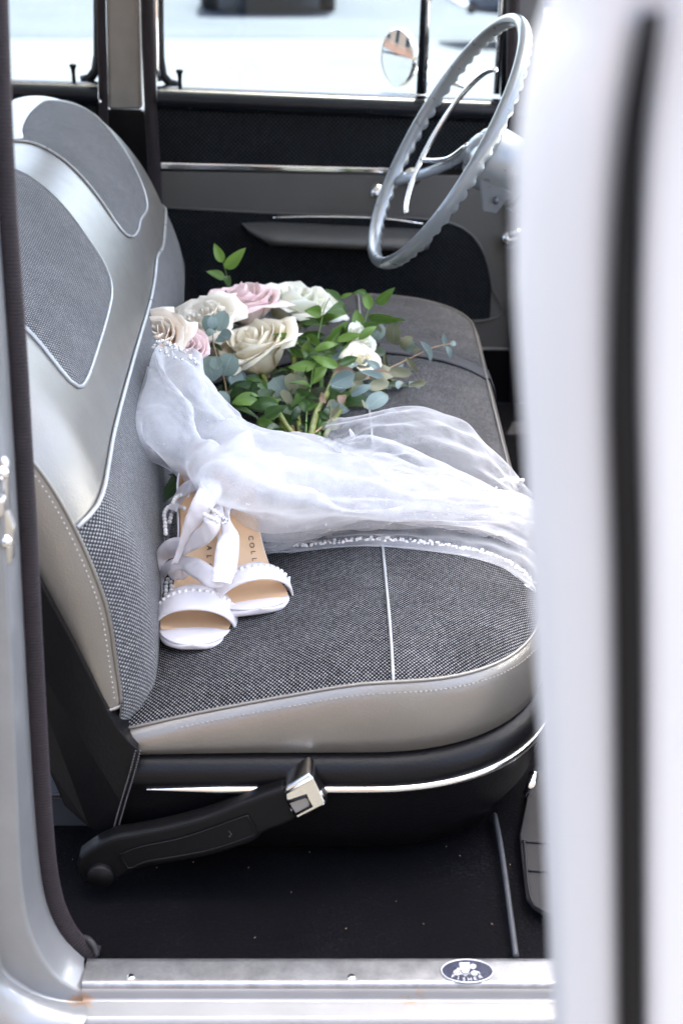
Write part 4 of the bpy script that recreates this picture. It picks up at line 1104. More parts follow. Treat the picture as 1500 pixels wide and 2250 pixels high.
# ================================================================== SANDALS
WS = [0, .002, .006, .016, .034, .062, .09, .125, .165, .20, .222, .234, .24]
WW = [.001, .0115, .0195, .029, .038, .0415, .037, .028, .0245, .0265, .0245, .014, .001]
HS = [0, .03, .07, .10, .13, .17, .21, .24]
HH = [.012, .009, .0095, .016, .036, .066, .088, .094]
def shoe(label, toe_px, heel_px, letters, lpos, strap_tilt, cth=.036, with_counter=True):
    T = hit_seat(*toe_px); Hh = atZ(*heel_px, T.z + .098)
    d = Vector((Hh.x-T.x, Hh.y-T.y, 0)); L = d.length; d.normalize(); rt = Vector((d.y, -d.x, 0)); k = L/.24
    def W(s, x, z): return T + d*(s*k) + rt*x + Vector((0, 0, z + .001))
    root = empty('sandal', T); tag(root, label, 'sandal', 'pair of bridal sandals on the seat')
    wd = lambda s: sinterp(s, WS, WW); h = lambda s: sinterp(s, HS, HH)
    rows = []; ss = [.24*(.5-.5*math.cos(math.pi*i/44)) for i in range(45)]
    for s in ss:
        w_ = max(.0008, wd(s)); th = interp(s, [0, .003, .02, .08, .12, .24], [.0012, .007, .011, .010, .006, .006]); hz = h(s)
        rows.append([W(s, w_*math.copysign(abs(math.cos(a))**.55, math.cos(a)), hz - th/2 + th/2*math.copysign(abs(math.sin(a))**.6, math.sin(a))) for a in [2*math.pi*q/20 for q in range(20)]])
    V, F = gridvf(rows, False, True); F += [tuple(range(20)), tuple(range(44*20, 45*20))]; sole = mk('sole', V, F, M['satin'], root)
    rows = []
    for i in range(40):
        t = i/39; r = []
        for j in range(13):
            x = -1 + j/6; s0 = .037 + .007*(1-x*x); s = s0 + (.2365-s0)*t
            w_ = wd(s)*.93; r.append(W(s, x*w_, h(s) + .0012 + .0020*x**4 - .0008))
        rows.append(r)
    ins = grid('insole', rows, M['insole'], root)
    # puffed satin toe bed
    rows = []
    for i in range(14):
        t = i/13; r = []
        for j in range(13):
            x = -1 + j/6; s1 = .039 + .007*(1-x*x); s = .003 + (s1-.003)*t
            r.append(W(s, x*wd(s)*.97, h(s) + .0005 + .0022*(1-x**4)*math.sin(math.pi*min(1, t*1.0))**.6))
        rows.append(r)
    grid('toe_bed', rows, M['satin'], root)
    # toe strap
    rows = []; pr = []
    def SPt(th, u, lift=0.0):
        sF = .046 - .010*math.sin(th); sB = .078 + .004*math.sin(th)
        s = sF + (sB-sF)*u + strap_tilt*math.cos(th)
        rr = .0325 + .003*math.sin(math.pi*u)
        z = h(s) - .006 + (rr + .004*u)*max(0, math.sin(th))**.8 + lift
        return W(s, -(max(wd(max(s, .03)), .030)*1.03 + .0008 + lift)*math.cos(th), z)
    for i in range(30):
        th = math.pi*i/29; rows.append([SPt(th, u) for u in (0, .12, .3, .5, .7, .88, 1)])
    strap = grid('toe_strap', rows, M['satin'], root, solid=.0022, off=-1)
    for i in range(14):
        th = math.pi*(.16 + .68*i/13); bead('pearl', PEARL, SPt(th, .70, .0014), .0030, strap)
    for th in (math.pi*.085, math.pi*.915):
        c = SPt(th, .66, .002)
        for q in range(3): bead('crystal_bead', GEM, c + Vector((0, (q-1)*.004, (q-1)*.001)), .0024, strap)
    # heel counter
    if with_counter:
        out = []
        for i in range(33):
            t = -1 + 2*i/32; s = .24 - .078*abs(t)**1.6 if abs(t) > .0 else .24
            x = math.copysign(1, t)*wd(min(s, .2385))*(1.0) if abs(t) > .03 else 0
            if abs(t) < .35: x = wd(.222)*math.sin(t/.35*math.pi/2)*1.0; s = .2385 - .014*(1-math.cos(t/.35*math.pi/2))
            hh = cth*(1-abs(t)**1.7) + .004
            out.append((s, x, hh))
        g1 = [[W(s - .004*q*0, x*(1+.03*q), h(s) - .004 + hh*q) for q in (0, .25, .5, .75, 1)] for s, x, hh in out]
        g2 = [[W(s - .0026, x*.93*(1+.03*q), h(s) - .002 + (hh-.002)*q) for q in (0, .25, .5, .75, 1)] for s, x, hh in out]
        grid('heel_counter', g1, M['satin'], root, solid=.001); grid('heel_lining', g2, M['lining'], root)
        V, F = tubevf([r[-1] for r in g1], .0014, 6); mk('topline', V, F, M['satin'], root)
    # tall heel
    c = W(.226, 0, h(.226) - .006); g = W(.222, 0, 0); 
    rows = []
    for i in range(10):
        t = i/9; p = c.lerp(g, t); r_ = .019*(1-t)**1.6 + .0055
        rows.append([p + rt*r_*math.cos(a) + d*r_*math.sin(a) for a in [2*math.pi*q/14 for q in range(14)]])
    V, F = gridvf(rows, False, True); mk('heel', V, F, M['satin'], root)
    # lettering stamped on the insole, reading towards the toe
    for q, ch in enumerate(letters):
        s = lpos[0] - .0085*q; x = lpos[1]
        n = (W(s, x, h(s)) - W(s-.004, x, h(s-.004))).normalized(); up_ = rt; zz = up_.cross(n)
        p = W(s, x, h(s) + .0016)
        Mx = Matrix(((-n.x, up_.x, 0, p.x), (-n.y, up_.y, 0, p.y), (-n.z, up_.z, 0, p.z), (0, 0, 0, 1)))
        zz = (-n).cross(up_)
        if zz.z < 0: zz = -zz
        for a_ in range(3): Mx[a_][2] = zz[a_]
        lettering('lettering', ch, .0078, Mx, M['ink'], ins)
    return root, W, h, wd
sh1, W1, h1, wd1 = shoe('white satin peep toe sandal nearest the door, tangled in loose ribbons and pearl strands', (424, 1441), (448, 1062), 'ALSC', (.152, .010), .002)
sh2, W2, h2, wd2 = shoe('white satin sandal nearer the veil, its heel hidden under the tulle', (572, 1361), (502, 1064), 'COLL', (.150, .012), -.004, .022)
def rpt(px, py, lift): return hit_seat(px, py, lift)
def ribbon(name, pts, parent, mat=None, n=40):
    """satin strip; pts are (px, py, height over the seat, width in mm, roll in degrees)"""
    C_ = cr([rpt(p[0], p[1], p[2]) for p in pts], n)
    rows = []
    for i, c in enumerate(C_):
        t = (C_[min(i+1, n-1)] - C_[max(i-1, 0)]).normalized(); f = i/(n-1)*(len(pts)-1)
        xs_ = list(range(len(pts))); w_ = sinterp(f, xs_, [p[3]/1000 for p in pts]); ro = sinterp(f, xs_, [R(p[4]) for p in pts])
        v = (CAM - c).normalized(); s = t.cross(v).normalized(); nn = s.cross(t)
        s2_ = s*math.cos(ro) + nn*math.sin(ro); n2_ = s2_.cross(t)
        rows.append([c + s2_*w_*u + n2_*w_*.035*(1-4*u*u) + n2_*.0006*math.sin(9*f+u*6) for u in (-.5, -.3, -.1, .1, .3, .5)])
    return grid(name, rows, mat or M['satin'], parent, solid=.0005)
ribbon('ribbon', [(458, 1052, .150, 20, 20), (462, 1078, .150, 25, 10), (446, 1106, .145, 24, 0), (422, 1148, .125, 19, 5), (406, 1184, .105, 13, 20), (396, 1210, .09, 10, 40), (384, 1240, .075, 9, 50)], sh1)
ribbon('ribbon', [(462, 1128, .130, 17, 0), (466, 1152, .125, 19, -10), (446, 1178, .11, 19, 0), (412, 1196, .095, 18, 0), (378, 1208, .085, 24, 10), (359, 1228, .07, 22, 30), (354, 1252, .055, 14, 60)], sh1)
ribbon('ribbon', [(353, 1334, .02, 7, 50), (351, 1298, .03, 9, 50), (355, 1262, .05, 13, 40), (374, 1245, .065, 14, 20), (404, 1238, .07, 17, 5), (438, 1252, .075, 21, 0), (466, 1270, .075, 21, -5), (484, 1266, .075, 22, 15)], sh1)
ribbon('ribbon', [(374, 1250, .055, 5, 0), (384, 1262, .052, 14, -30), (402, 1262, .05, 13, -40), (414, 1252, .055, 5, -30)], sh1)
ribbon('ribbon', [(486, 1280, .074, 20, 10), (495, 1244, .08, 23, 5), (500, 1206, .095, 25, 0), (504, 1178, .105, 22, 0), (500, 1160, .11, 13, 0), (497, 1146, .115, 6, 20), (499, 1126, .12, 10, 10), (504, 1098, .12, 14, 0)], sh1)
ribbon('ribbon', [(350, 1152, .05, 8, 30), (354, 1178, .05, 9, 30), (357, 1204, .05, 11, 40), (362, 1226, .05, 11, 50)], sh1)
ribbon('ribbon', [(446, 1064, .14, 14, 0), (424, 1066, .135, 14, -10), (404, 1078, .125, 14, -20), (390, 1098, .11, 13, -30), (380, 1122, .10, 10, -30)], sh1)
ribbon('ribbon', [(468, 1092, .13, 16, 0), (478, 1110, .13, 15, 0), (484, 1128, .125, 10, 10), (490, 1142, .12, 5, 10)], sh1)
for nm, lst, lift in (('a', [(412, 1088), (405, 1088), (398, 1088), (391, 1090), (386, 1094), (383, 1099), (381, 1105)], .118),
    ('b', [(405, 1117), (397, 1114), (390, 1112), (383, 1111), (375, 1112), (369, 1115), (365, 1120), (362, 1126), (361, 1133), (362, 1141), (363, 1149), (363, 1157), (364, 1165), (364, 1172)], .10),
    ('c', [(380, 1124), (377, 1131), (375, 1138), (373, 1146)], .09),
    ('d', [(369, 1273), (376, 1279), (366, 1281), (377, 1288), (365, 1290), (377, 1297), (365, 1298), (376, 1306), (365, 1307), (370, 1313)], .035),
    ('e', [(448, 1108), (456, 1112), (464, 1117), (471, 1122), (478, 1127), (485, 1133), (450, 1131), (457, 1135), (464, 1138), (471, 1141), (478, 1145)], .14)):
    for p in lst: bead('pearl', PEARL, rpt(p[0], p[1], lift), .0027 if nm != 'e' else .0026, sh1)
for (x, y) in ((491, 1139), (494, 1148), (489, 1150), (497, 1143)): bead('crystal_bead', GEM, rpt(x, y, .125), .0022, sh1)

# ================================================================== BOUQUET
bq_ = empty('bouquet', hit_seat(600, 860)); tag(bq_, 'bridal bouquet of cream, white and blush pink roses with eucalyptus and ruscus', 'bouquet')
def petal_mesh(Rp, Hp, span, b_open, flare, tip, curl, seed, nb=7, na=7, ruffle=0.0):
    V, UV = [], []; rs = random.Random(seed); ph = rs.random()*9
    for i in range(nb):
        b = i/(nb-1)
        wq = math.sin(math.pi*(.16 + .56*b))**.8 if b < .62 else math.sin(math.pi*(.16+.56*.62))**.8*math.cos(max(0, (b-.62)/.38)*1.02)**.5
        for j in range(na):
            a = -1 + 2*j/(na-1)
            r = Rp*(.18 + .82*math.sin(min(1, b*1.35)*math.pi/2)**.9) + b_open*b*b
            z = Hp*(b**.95)*(1 - .10*a*a*b) + tip*(1-abs(a))**2*b**4
            e = max(0, (b-.60)/.40)
            r += flare*e*e*(1+.5*abs(a)); z -= flare*.55*e**3
            r += curl*abs(a)**3*b; 
            wob = .0013*math.sin(ph + 3.1*a + 4*b)*b + ruffle*math.sin(ph + 9*a + 3*b)*b*b
            ang = a*span*wq
            r += wob
            V.append(Vector((r*math.cos(ang), r*math.sin(ang), z + wob*.5))); UV.append((a*.5+.5, b))
    F = [(i*na+j, i*na+j+1, (i+1)*na+j+1, (i+1)*na+j) for i in range(nb-1) for j in range(na-1)]
    return V, F, UV
def flower(name, px, py, Y, axis, mat, Rr, layers, label=None, seed=1, Hs=1.0, openness=1.0, ruffle=0.0, core='petal_cream'):
    c = atY(px, py, Y); ax = Vector(axis).normalized(); base = c - ax*Rr*.55*Hs
    Mb = frame(base, ax)
    # calyx and tight inner bud
    P = []
    for i in range(8):
        t = i/7; P.append([Mb @ Vector((Rr*(.05 + .19*math.sin(t*math.pi*.8))*math.cos(q), Rr*(.05 + .19*math.sin(t*math.pi*.8))*math.sin(q), -Rr*.12 + Rr*.95*Hs*t)) for q in [2*math.pi*z/12 for z in range(12)]])
    V, F = gridvf(P, False, True); F.append(tuple(range(7*12, 8*12)))
    fl = mk(name, V, F, M[core], bq_)
    if label: fl['label'] = label
    rs = random.Random(seed); ang = rs.random()*6
    for li in range(layers):
        t = li/(layers-1) if layers > 1 else 0
        cnt = 3 if li < 2 else (4 if li < 4 else 5)
        for q in range(cnt):
            ang += 2*math.pi/cnt + rs.uniform(-.18, .18)
            Rp = Rr*(.14 + .68*t)*rs.uniform(.96, 1.04); Hp = Rr*(1.12 - .16*t)*Hs*rs.uniform(.95, 1.05)
            span = 1.45 - .38*t
            v, f, uv = petal_mesh(Rp, Hp, span, Rr*(.0 + .07*t*openness), Rr*(.03 + .10*t + (.36*openness*t if (li >= layers-2 and rs.random() < .45) else 0)), Rr*.09*rs.uniform(.2, 1.4), Rr*.012*t, rs.random()*99, ruffle=ruffle*Rr)
            Rm = Mb @ Matrix.Rotation(ang, 4, 'Z') @ Matrix.Rotation(rs.uniform(-.04, .05), 4, 'Y')
            mk('petal', [Rm @ p for p in v], f, M[mat], fl, uvs=uv, solid=.0007, off=0)
        ang += .6
    # sepals
    for q in range(5):
        a = 2*math.pi*q/5 + rs.random(); o_ = Vector((math.cos(a), math.sin(a), 0))
        pts = [Mb @ (o_*Rr*(.12 + .5*u) + Vector((0, 0, -Rr*.1 + Rr*(.16*u - .30*u*u)))) for u in (0, .33, .66, 1)]
        sd = (Mb.to_3x3() @ Vector((-o_.y, o_.x, 0)))*Rr*.10
        V = []; 
        for u, p in zip((.5, 1, .7, .05), pts): V += [p - sd*u, p + sd*u]
        mk('sepal', V, [(0, 1, 3, 2), (2, 3, 5, 4), (4, 5, 7, 6)], M['leaf_dark'], fl, uvs=[(0, 0)]*8)
    return fl
flower('rose', 567, 774, .965, (-.32, -.12, .93), 'petal_cream', .056, 6, 'large cream rose in front', 3, 1.2, .62)
flower('rose', 536, 674, 1.06, (-.05, .02, 1), 'petal_pink', .052, 6, 'pale pink rose', 5, 1.05, .85, core='petal_pink')
flower('rose', 645, 678, 1.12, (.15, -.02, .97), 'petal_white', .052, 6, 'white rose with a green base at the back', 8, 1.2, .75, core='petal_white')
flower('peony', 448, 716, .96, (-.25, -.35, .9), 'petal_peony', .046, 7, 'ruffled cream peony', 11, 1.0, .9, ruffle=.05, core='petal_peony')
flower('rose', 345, 750, .80, (-.18, -.45, .87), 'petal_blush', .043, 6, 'blush rose against the seat back', 17, 1.05, .6, core='petal_blush')
flower('rose', 402, 768, .80, (.28, -.42, .86), 'petal_pink', .034, 5, 'small pink rose', 21, 1.1, .7, core='petal_pink')
flower('rose', 352, 850, .72, (-.2, -.5, .85), 'petal_blush', .040, 5, 'peach rose under the veil', 27, 1.0, .6, core='petal_blush')
flower('rose_bud', 786, 750, 1.0, (.62, -.25, .6), 'petal_white', .027, 4, 'white bud on a green stem', 31, 1.15, .3, core='petal_white')
flower('rose_bud', 792, 792, .94, (.3, -.5, .7), 'petal_cream', .019, 3, 'small white blossom', 37, .8, 1.2, core='petal_white')
flower('rose', 640, 1012, .70, (-.3, -.5, .8), 'petal_blush', .030, 5, 'blush rose under the tulle', 41, .9, .8, core='petal_blush')
flower('rose_bud', 858, 868, .93, (.3, -.4, .8), 'petal_cream', .018, 3, 'small cream bud low among the eucalyptus', 43, .9, .9)
flower('rose_bud', 716, 672, 1.15, (.5, -.2, .8), 'petal_white', .026, 3, 'white petals behind the ruscus', 44, .9, 1.2, core='petal_white')

def leaf_mesh(name, kind, seed, mat):
    rs = random.Random(seed); V, UV, F = [], [], []
    nl, nw = 9, 5
    cv, fold, tw = rs.uniform(-.10, .22), rs.uniform(.12, .4), rs.uniform(-.35, .35)
    for i in range(nl):
        t = i/(nl-1)
        if kind == 'ruscus': w_ = math.sin(math.pi*t**.82)**.85*(1 - .18*t)
        elif kind == 'round': w_ = max(0, 1-(2*t-1)**2)**.5*(1 + .12*(1-t))
        else: w_ = math.sin(math.pi*min(1, .06+t*.94))**.7
        for j in range(nw):
            a = -1 + 2*j/(nw-1); x = t; y = a*w_*.5
            z = cv*math.sin(math.pi*t) + fold*abs(y)*(.5 if kind == 'round' else 1) + .02*math.sin(7*t+a*3+seed) - .10*t*t
            V.append(Vector((x, y*math.cos(tw*t), z + y*math.sin(tw*t)))); UV.append((a, t))
    F = [(i*nw+j, i*nw+j+1, (i+1)*nw+j+1, (i+1)*nw+j) for i in range(nl-1) for j in range(nw-1)]
    me = bpy.data.meshes.new(name); me.from_pydata([tuple(v) for v in V], [], F)
    ul = me.uv_layers.new(name='UVMap')
    for l in me.loops: ul.data[l.index].uv = UV[l.vertex_index]
    me.polygons.foreach_set('use_smooth', [True]*len(F)); me.materials.append(M[mat]); return me
LM = {k: [leaf_mesh('leaf', kd, i*7+len(k), mt) for i in range(5)] for k, kd, mt in (('g', 'ruscus', 'leaf_green'), ('d', 'ruscus', 'leaf_dark'), ('e', 'round', 'leaf_gum'), ('b', 'lance', 'leaf_blue'), ('o', 'lance', 'leaf_olive'), ('t', 'lance', 'leaf_tan'), ('B', 'round', 'leaf_blue'), ('O', 'round', 'leaf_olive'))}
def leaf(kind, b, t, ratio, parent, roll=0.0, tilt=None):
    """leaf from base point b to tip t"""
    x = (t-b); L = x.length; x.normalize(); v = (CAM - b).normalized()
    if tilt is None: tilt = Vector((random.uniform(-.5, .5), random.uniform(-.3, .3), random.uniform(0, .8)))
    z = v + tilt; z = (z - x*z.dot(x)).normalized(); y = z.cross(x)
    if roll: y, z = y*math.cos(roll) + z*math.sin(roll), z*math.cos(roll) - y*math.sin(roll)
    w_ = L*ratio
    Mx = Matrix(((x.x*L, y.x*w_, z.x*L, b.x), (x.y*L, y.y*w_, z.y*L, b.y), (x.z*L, y.z*w_, z.z*L, b.z), (0, 0, 0, 1)))
    return inst('leaf', random.choice(LM[kind]), Mx, parent)
def at(p, Y): return atY(p[0], p[1], Y)
def sprig(name, stem, r, mat, leaves, taper=.5):
    """stem: (px, py, Y); leaves: (kind, base px, tip px, Y base, Y tip, ratio[, roll])"""
    V, F = tubevf(cr([atY(*p) for p in stem], max(10, len(stem)*6)), lambda t: r*(1-taper*t), 8)
    s = mk(name, V, F, M[mat], bq_)
    for l in leaves: leaf(l[0], at(l[1], l[3]), at(l[2], l[4]), l[5], s, l[6] if len(l) > 6 else 0)
    return s
# top left ruscus tip
sprig('ruscus_sprig', [(540, 760, 1.12), (520, 690, 1.14), (505, 632, 1.15), (497, 600, 1.15), (489, 574, 1.15)], .0012, 'stem_thin', [
    ('g', (489, 577), (471, 535), 1.15, 1.15, .52), ('g', (493, 589), (539, 547), 1.15, 1.14, .42), ('g', (495, 612), (455, 595), 1.15, 1.14, .52), ('g', (496, 606), (506, 634), 1.15, 1.13, .5),
    ('d', (486, 645), (444, 659), 1.12, 1.10, .4, .5), ('d', (480, 668), (452, 690), 1.1, 1.08, .45)])
sprig('ruscus_sprig', [(470, 790, .95), (430, 750, .97), (395, 722, .95), (375, 705, .93)], .0013, 'stem_thin', [
    ('d', (396, 724), (349, 682), .93, .9, .42, .3), ('d', (345, 722), (316, 713), .88, .86, .4), ('d', (390, 735), (372, 712), .93, .93, .4)])
# upper right ruscus sprigs
sprig('ruscus_sprig', [(672, 955, .74), (674, 905, .82), (680, 860, .88), (688, 810, .93), (700, 735, 1.0), (712, 680, 1.06), (724, 655, 1.08)], .0016, 'stem_thin', [
    ('g', (707, 688), (672, 682), 1.05, 1.03, .62), ('g', (748, 662), (716, 634), 1.08, 1.07, .5), ('g', (748, 656), (775, 643), 1.08, 1.08, .32), ('g', (762, 690), (719, 684), 1.06, 1.03, .55, .3),
    ('g', (676, 795), (680, 738), .96, 1.0, .36), ('g', (692, 800), (655, 770), .96, .95, .35), ('g', (682, 856), (640, 838), .88, .85, .34), ('g', (684, 846), (722, 800), .9, .93, .30), ('g', (676, 876), (640, 892), .86, .82, .4),
    ('g', (674, 908), (652, 872), .82, .84, .5), ('g', (672, 902), (700, 885), .82, .82, .45), ('g', (700, 775), (741, 728), .99, 1.01, .34), ('g', (725, 757), (768, 700), 1.01, 1.04, .36), ('g', (690, 836), (712, 764), .92, .97, .26)])
sprig('ruscus_sprig', [(760, 775, .98), (778, 742, 1.0), (797, 722, 1.02), (806, 690, 1.05), (816, 668, 1.06), (827, 664, 1.06)], .0014, 'stem_thin', [
    ('g', (812, 681), (800, 638), 1.05, 1.06, .56), ('g', (806, 648), (776, 642), 1.06, 1.05, .4, .6), ('g', (826, 668), (866, 634), 1.06, 1.05, .42), ('g', (784, 727), (784, 678), 1.02, 1.04, .58), ('g', (806, 697), (886, 704), 1.04, 1.0, .24, .4),
    ('g', (798, 722), (834, 709), 1.02, 1.0, .38), ('g', (722, 760), (764, 706), .99, 1.0, .40), ('d', (760, 764), (752, 716), .98, 1.0, .4), ('g', (745, 800), (770, 748), .96, .98, .3)])
# eucalyptus with round leaves between the flowers
sprig('eucalyptus_sprig', [(500, 900, .86), (496, 850, .87), (486, 812, .87), (470, 760, .89), (468, 725, .90)], .0014, 'stem_brown', [
    ('e', (470, 838), (455, 782), .85, .86, .86), ('e', (492, 826), (510, 776), .86, .87, .92), ('e', (480, 812), (470, 782), .84, .85, .8), ('e', (480, 728), (492, 683), .9, .9, .7), ('e', (470, 728), (450, 694), .89, .89, .8), ('e', (474, 728), (452, 738), .88, .87, .8), ('B', (480, 736), (503, 742), .88, .86, .9),
    ('B', (468, 722), (466, 694), .88, .88, .75), ('e', (495, 895), (484, 858), .83, .84, .8), ('B', (505, 850), (535, 815), .89, .9, .9), ('B', (512, 822), (528, 848), .9, .88, .8), ('e', (470, 870), (494, 890), .83, .82, .9)])
sprig('eucalyptus_sprig', [(640, 905, .86), (600, 888, .88), (560, 880, .88), (520, 868, .88)], .0013, 'stem_brown', [
    ('O', (540, 862), (592, 872), .88, .86, .6), ('O', (536, 866), (490, 880), .88, .85, .5), ('e', (600, 830), (628, 878), .9, .87, .9), ('O', (640, 820), (660, 866), .9, .87, .8), ('O', (620, 856), (640, 892), .86, .84, .6)])
# eucalyptus reaching right
sprig('eucalyptus_sprig', [(690, 952, .74), (740, 912, .82), (790, 880, .88), (840, 820, .96), (880, 797, 1.0), (915, 780, 1.03), (955, 762, 1.04), (993, 755, 1.05)], .0013, 'stem_brown', [
    ('b', (944, 795), (927, 748), 1.03, 1.04, .30, .4), ('b', (978, 762), (974, 733), 1.05, 1.05, .36), ('b', (980, 760), (990, 788), 1.05, 1.04, .40), ('B', (988, 754), (1002, 756), 1.05, 1.05, .8),
    ('o', (892, 786), (918, 818), 1.0, .98, .3), ('o', (846, 778), (852, 824), .98, .97, .3, .5), ('b', (866, 820), (886, 800), .98, .98, .3), ('O', (880, 765), (905, 740), 1.02, 1.02, .7), ('O', (905, 772), (918, 762), 1.02, 1.02, .9), ('o', (910, 778), (922, 768), 1.02, 1.02, .6)])
sprig('eucalyptus_sprig', [(780, 760, 1.0), (815, 730, 1.02), (838, 728, 1.03), (870, 736, 1.03), (900, 758, 1.02)], .0011, 'stem_brown', [
    ('e', (818, 746), (840, 712), 1.02, 1.03, .8), ('O', (866, 757), (864, 708), 1.03, 1.03, .64), ('O', (832, 715), (820, 742), 1.02, 1.02, .7), ('e', (885, 770), (908, 752), 1.02, 1.02, .8)])
sprig('eucalyptus_sprig', [(730, 906, .82), (765, 880, .87), (800, 850, .92), (830, 840, .94), (868, 836, .95), (905, 850, .95), (932, 872, .94), (946, 886, .92)], .0015, 'stem_brown', [
    ('b', (902, 838), (910, 886), .95, .92, .42), ('b', (945, 888), (982, 871), .92, .92, .36), ('o', (868, 835), (880, 884), .95, .92, .32), ('b', (860, 850), (868, 888), .94, .92, .35), ('b', (800, 842), (834, 894), .93, .88, .3), ('t', (812, 862), (830, 895), .91, .88, .5), ('t', (784, 886), (792, 862), .88, .9, .7),
    ('b', (758, 900), (762, 862), .85, .86, .28), ('b', (780, 896), (800, 872), .86, .88, .34), ('b', (735, 850), (742, 820), .9, .92, .5), ('b', (745, 812), (758, 794), .93, .94, .6), ('b', (758, 814), (776, 800), .93, .94, .6), ('B', (778, 840), (800, 790), .92, .94, .8), ('B', (806, 866), (842, 808), .91, .95, .72), ('B', (796, 820), (814, 790), .93, .94, .9),
    ('O', (750, 845), (800, 838), .9, .91, .6), ('o', (736, 880), (722, 924), .84, .8, .4), ('t', (748, 890), (752, 864), .84, .86, .6), ('t', (845, 885), (850, 862), .9, .92, .7), ('b', (738, 868), (760, 846), .88, .9, .4), ('b', (820, 880), (836, 850), .9, .92, .4), ('t', (826, 896), (812, 872), .88, .9, .5), ('b', (884, 880), (900, 850), .93, .94, .35)])
# thick rose stems
for st_, r_, m_ in (([(576, 822, .95), (588, 855, .90), (602, 884, .85), (622, 925, .79), (650, 965, .72)], .0042, 'stem_green'), ([(768, 762, 1.0), (750, 785, .97), (736, 825, .92), (716, 870, .86), (696, 905, .81), (682, 960, .73)], .0046, 'stem_green'),
                    ([(640, 730, 1.1), (646, 800, 1.0), (650, 880, .88), (660, 958, .76)], .004, 'stem_green'), ([(540, 720, 1.05), (590, 860, .92), (618, 940, .80), (640, 970, .76)], .004, 'stem_green'),
                    ([(700, 760, 1.04), (706, 850, .92), (700, 960, .75)], .0035, 'stem_thin'), ([(620, 860, .92), (634, 900, .86), (645, 955, .78)], .0035, 'stem_brown'), ([(800, 800, .95), (760, 880, .86), (712, 960, .74)], .0036, 'stem_green')):
    V, F = tubevf(cr([atY(*p) for p in st_], 24), r_, 10); mk('stem', V, F, M[m_], bq_)
# the leafy mass behind
rs = random.Random(5)
filler = sprig('foliage_sprig', [(600, 930, .82), (640, 880, .92), (680, 820, 1.02), (700, 770, 1.08)], .002, 'stem_thin', [], .3)
fp = [(478, 838), (560, 848), (640, 828), (700, 760), (770, 770), (830, 810), (880, 860), (800, 915), (700, 965), (640, 955), (520, 905)]
n_ = 0
while n_ < 84:
    x, y = rs.uniform(470, 890), rs.uniform(690, 960)
    if not in_poly((x, y), fp): continue
    z = rs.uniform(.238, .262); p = atZ(x, y, z)
    if p.z < ztop(p.x, p.y) + .004: p.z = ztop(p.x, p.y) + .006
    a = rs.uniform(0, 6.28); d = Vector((math.cos(a), math.sin(a)*.8, rs.uniform(-.1, .2))).normalized()*rs.uniform(.028, .052)
    t = p + d; t.z = max(t.z, ztop(t.x, t.y) + .004)
    random.seed(n_*13+1); leaf(rs.choice('gdddddddob'), p, t, rs.uniform(.3, .5), filler); n_ += 1
def fill(poly, n, kinds, z0, z1, L0, L1, r0, r1, seed):
    q_ = random.Random(seed); k_ = 0; xs_ = [p[0] for p in poly]; ys_ = [p[1] for p in poly]
    while k_ < n:
        x, y = q_.uniform(min(xs_), max(xs_)), q_.uniform(min(ys_), max(ys_))
        if not in_poly((x, y), poly): continue
        p = atZ(x, y, q_.uniform(z0, z1)); p.z = max(p.z, ztop(p.x, p.y) + .006)
        a_ = q_.uniform(-.6, 3.6); d = Vector((math.cos(a_), math.sin(a_)*.6, q_.uniform(-.1, .6))).normalized()*q_.uniform(L0, L1)
        t = p + d; t.z = max(t.z, ztop(t.x, t.y) + .004); random.seed(seed*100 + k_)
        leaf(q_.choice(kinds), p, t, q_.uniform(r0, r1), filler); k_ += 1
fill([(725, 790), (830, 790), (905, 850), (880, 892), (760, 905), (712, 900)], 34, 'bbBOotb', .25, .30, .024, .042, .34, .62, 61)
fill([(640, 720), (740, 700), (800, 740), (760, 800), (690, 850), (650, 830)], 22, 'gggdg', .27, .32, .034, .055, .30, .44, 62)
fill([(480, 850), (580, 840), (640, 880), (640, 940), (540, 915), (490, 890)], 16, 'ddgd', .26, .29, .034, .055, .36, .5, 63)
for (k, b, t, yb_, yt_, rt_) in (('d', (492, 886), (588, 890), .84, .84, .32), ('d', (500, 900), (575, 922), .82, .80, .30), ('d', (560, 900), (600, 898), .82, .82, .4), ('g', (568, 928), (618, 908), .79, .80, .42), ('g', (562, 928), (615, 942), .79, .77, .36), ('d', (640, 925), (662, 888), .8, .82, .42),
                                 ('d', (402, 1038), (350, 1108), .55, .47, .3), ('d', (420, 1060), (392, 1078), .55, .53, .5), ('d', (398, 1050), (372, 1042), .56, .55, .4), ('g', (590, 892), (618, 876), .84, .84, .5), ('d', (720, 880), (744, 840), .86, .9, .45), ('d', (650, 858), (700, 876), .86, .84, .36), ('d', (705, 930), (726, 890), .8, .82, .4)):
    leaf(k, at(b, yb_), at(t, yt_), rt_, filler)

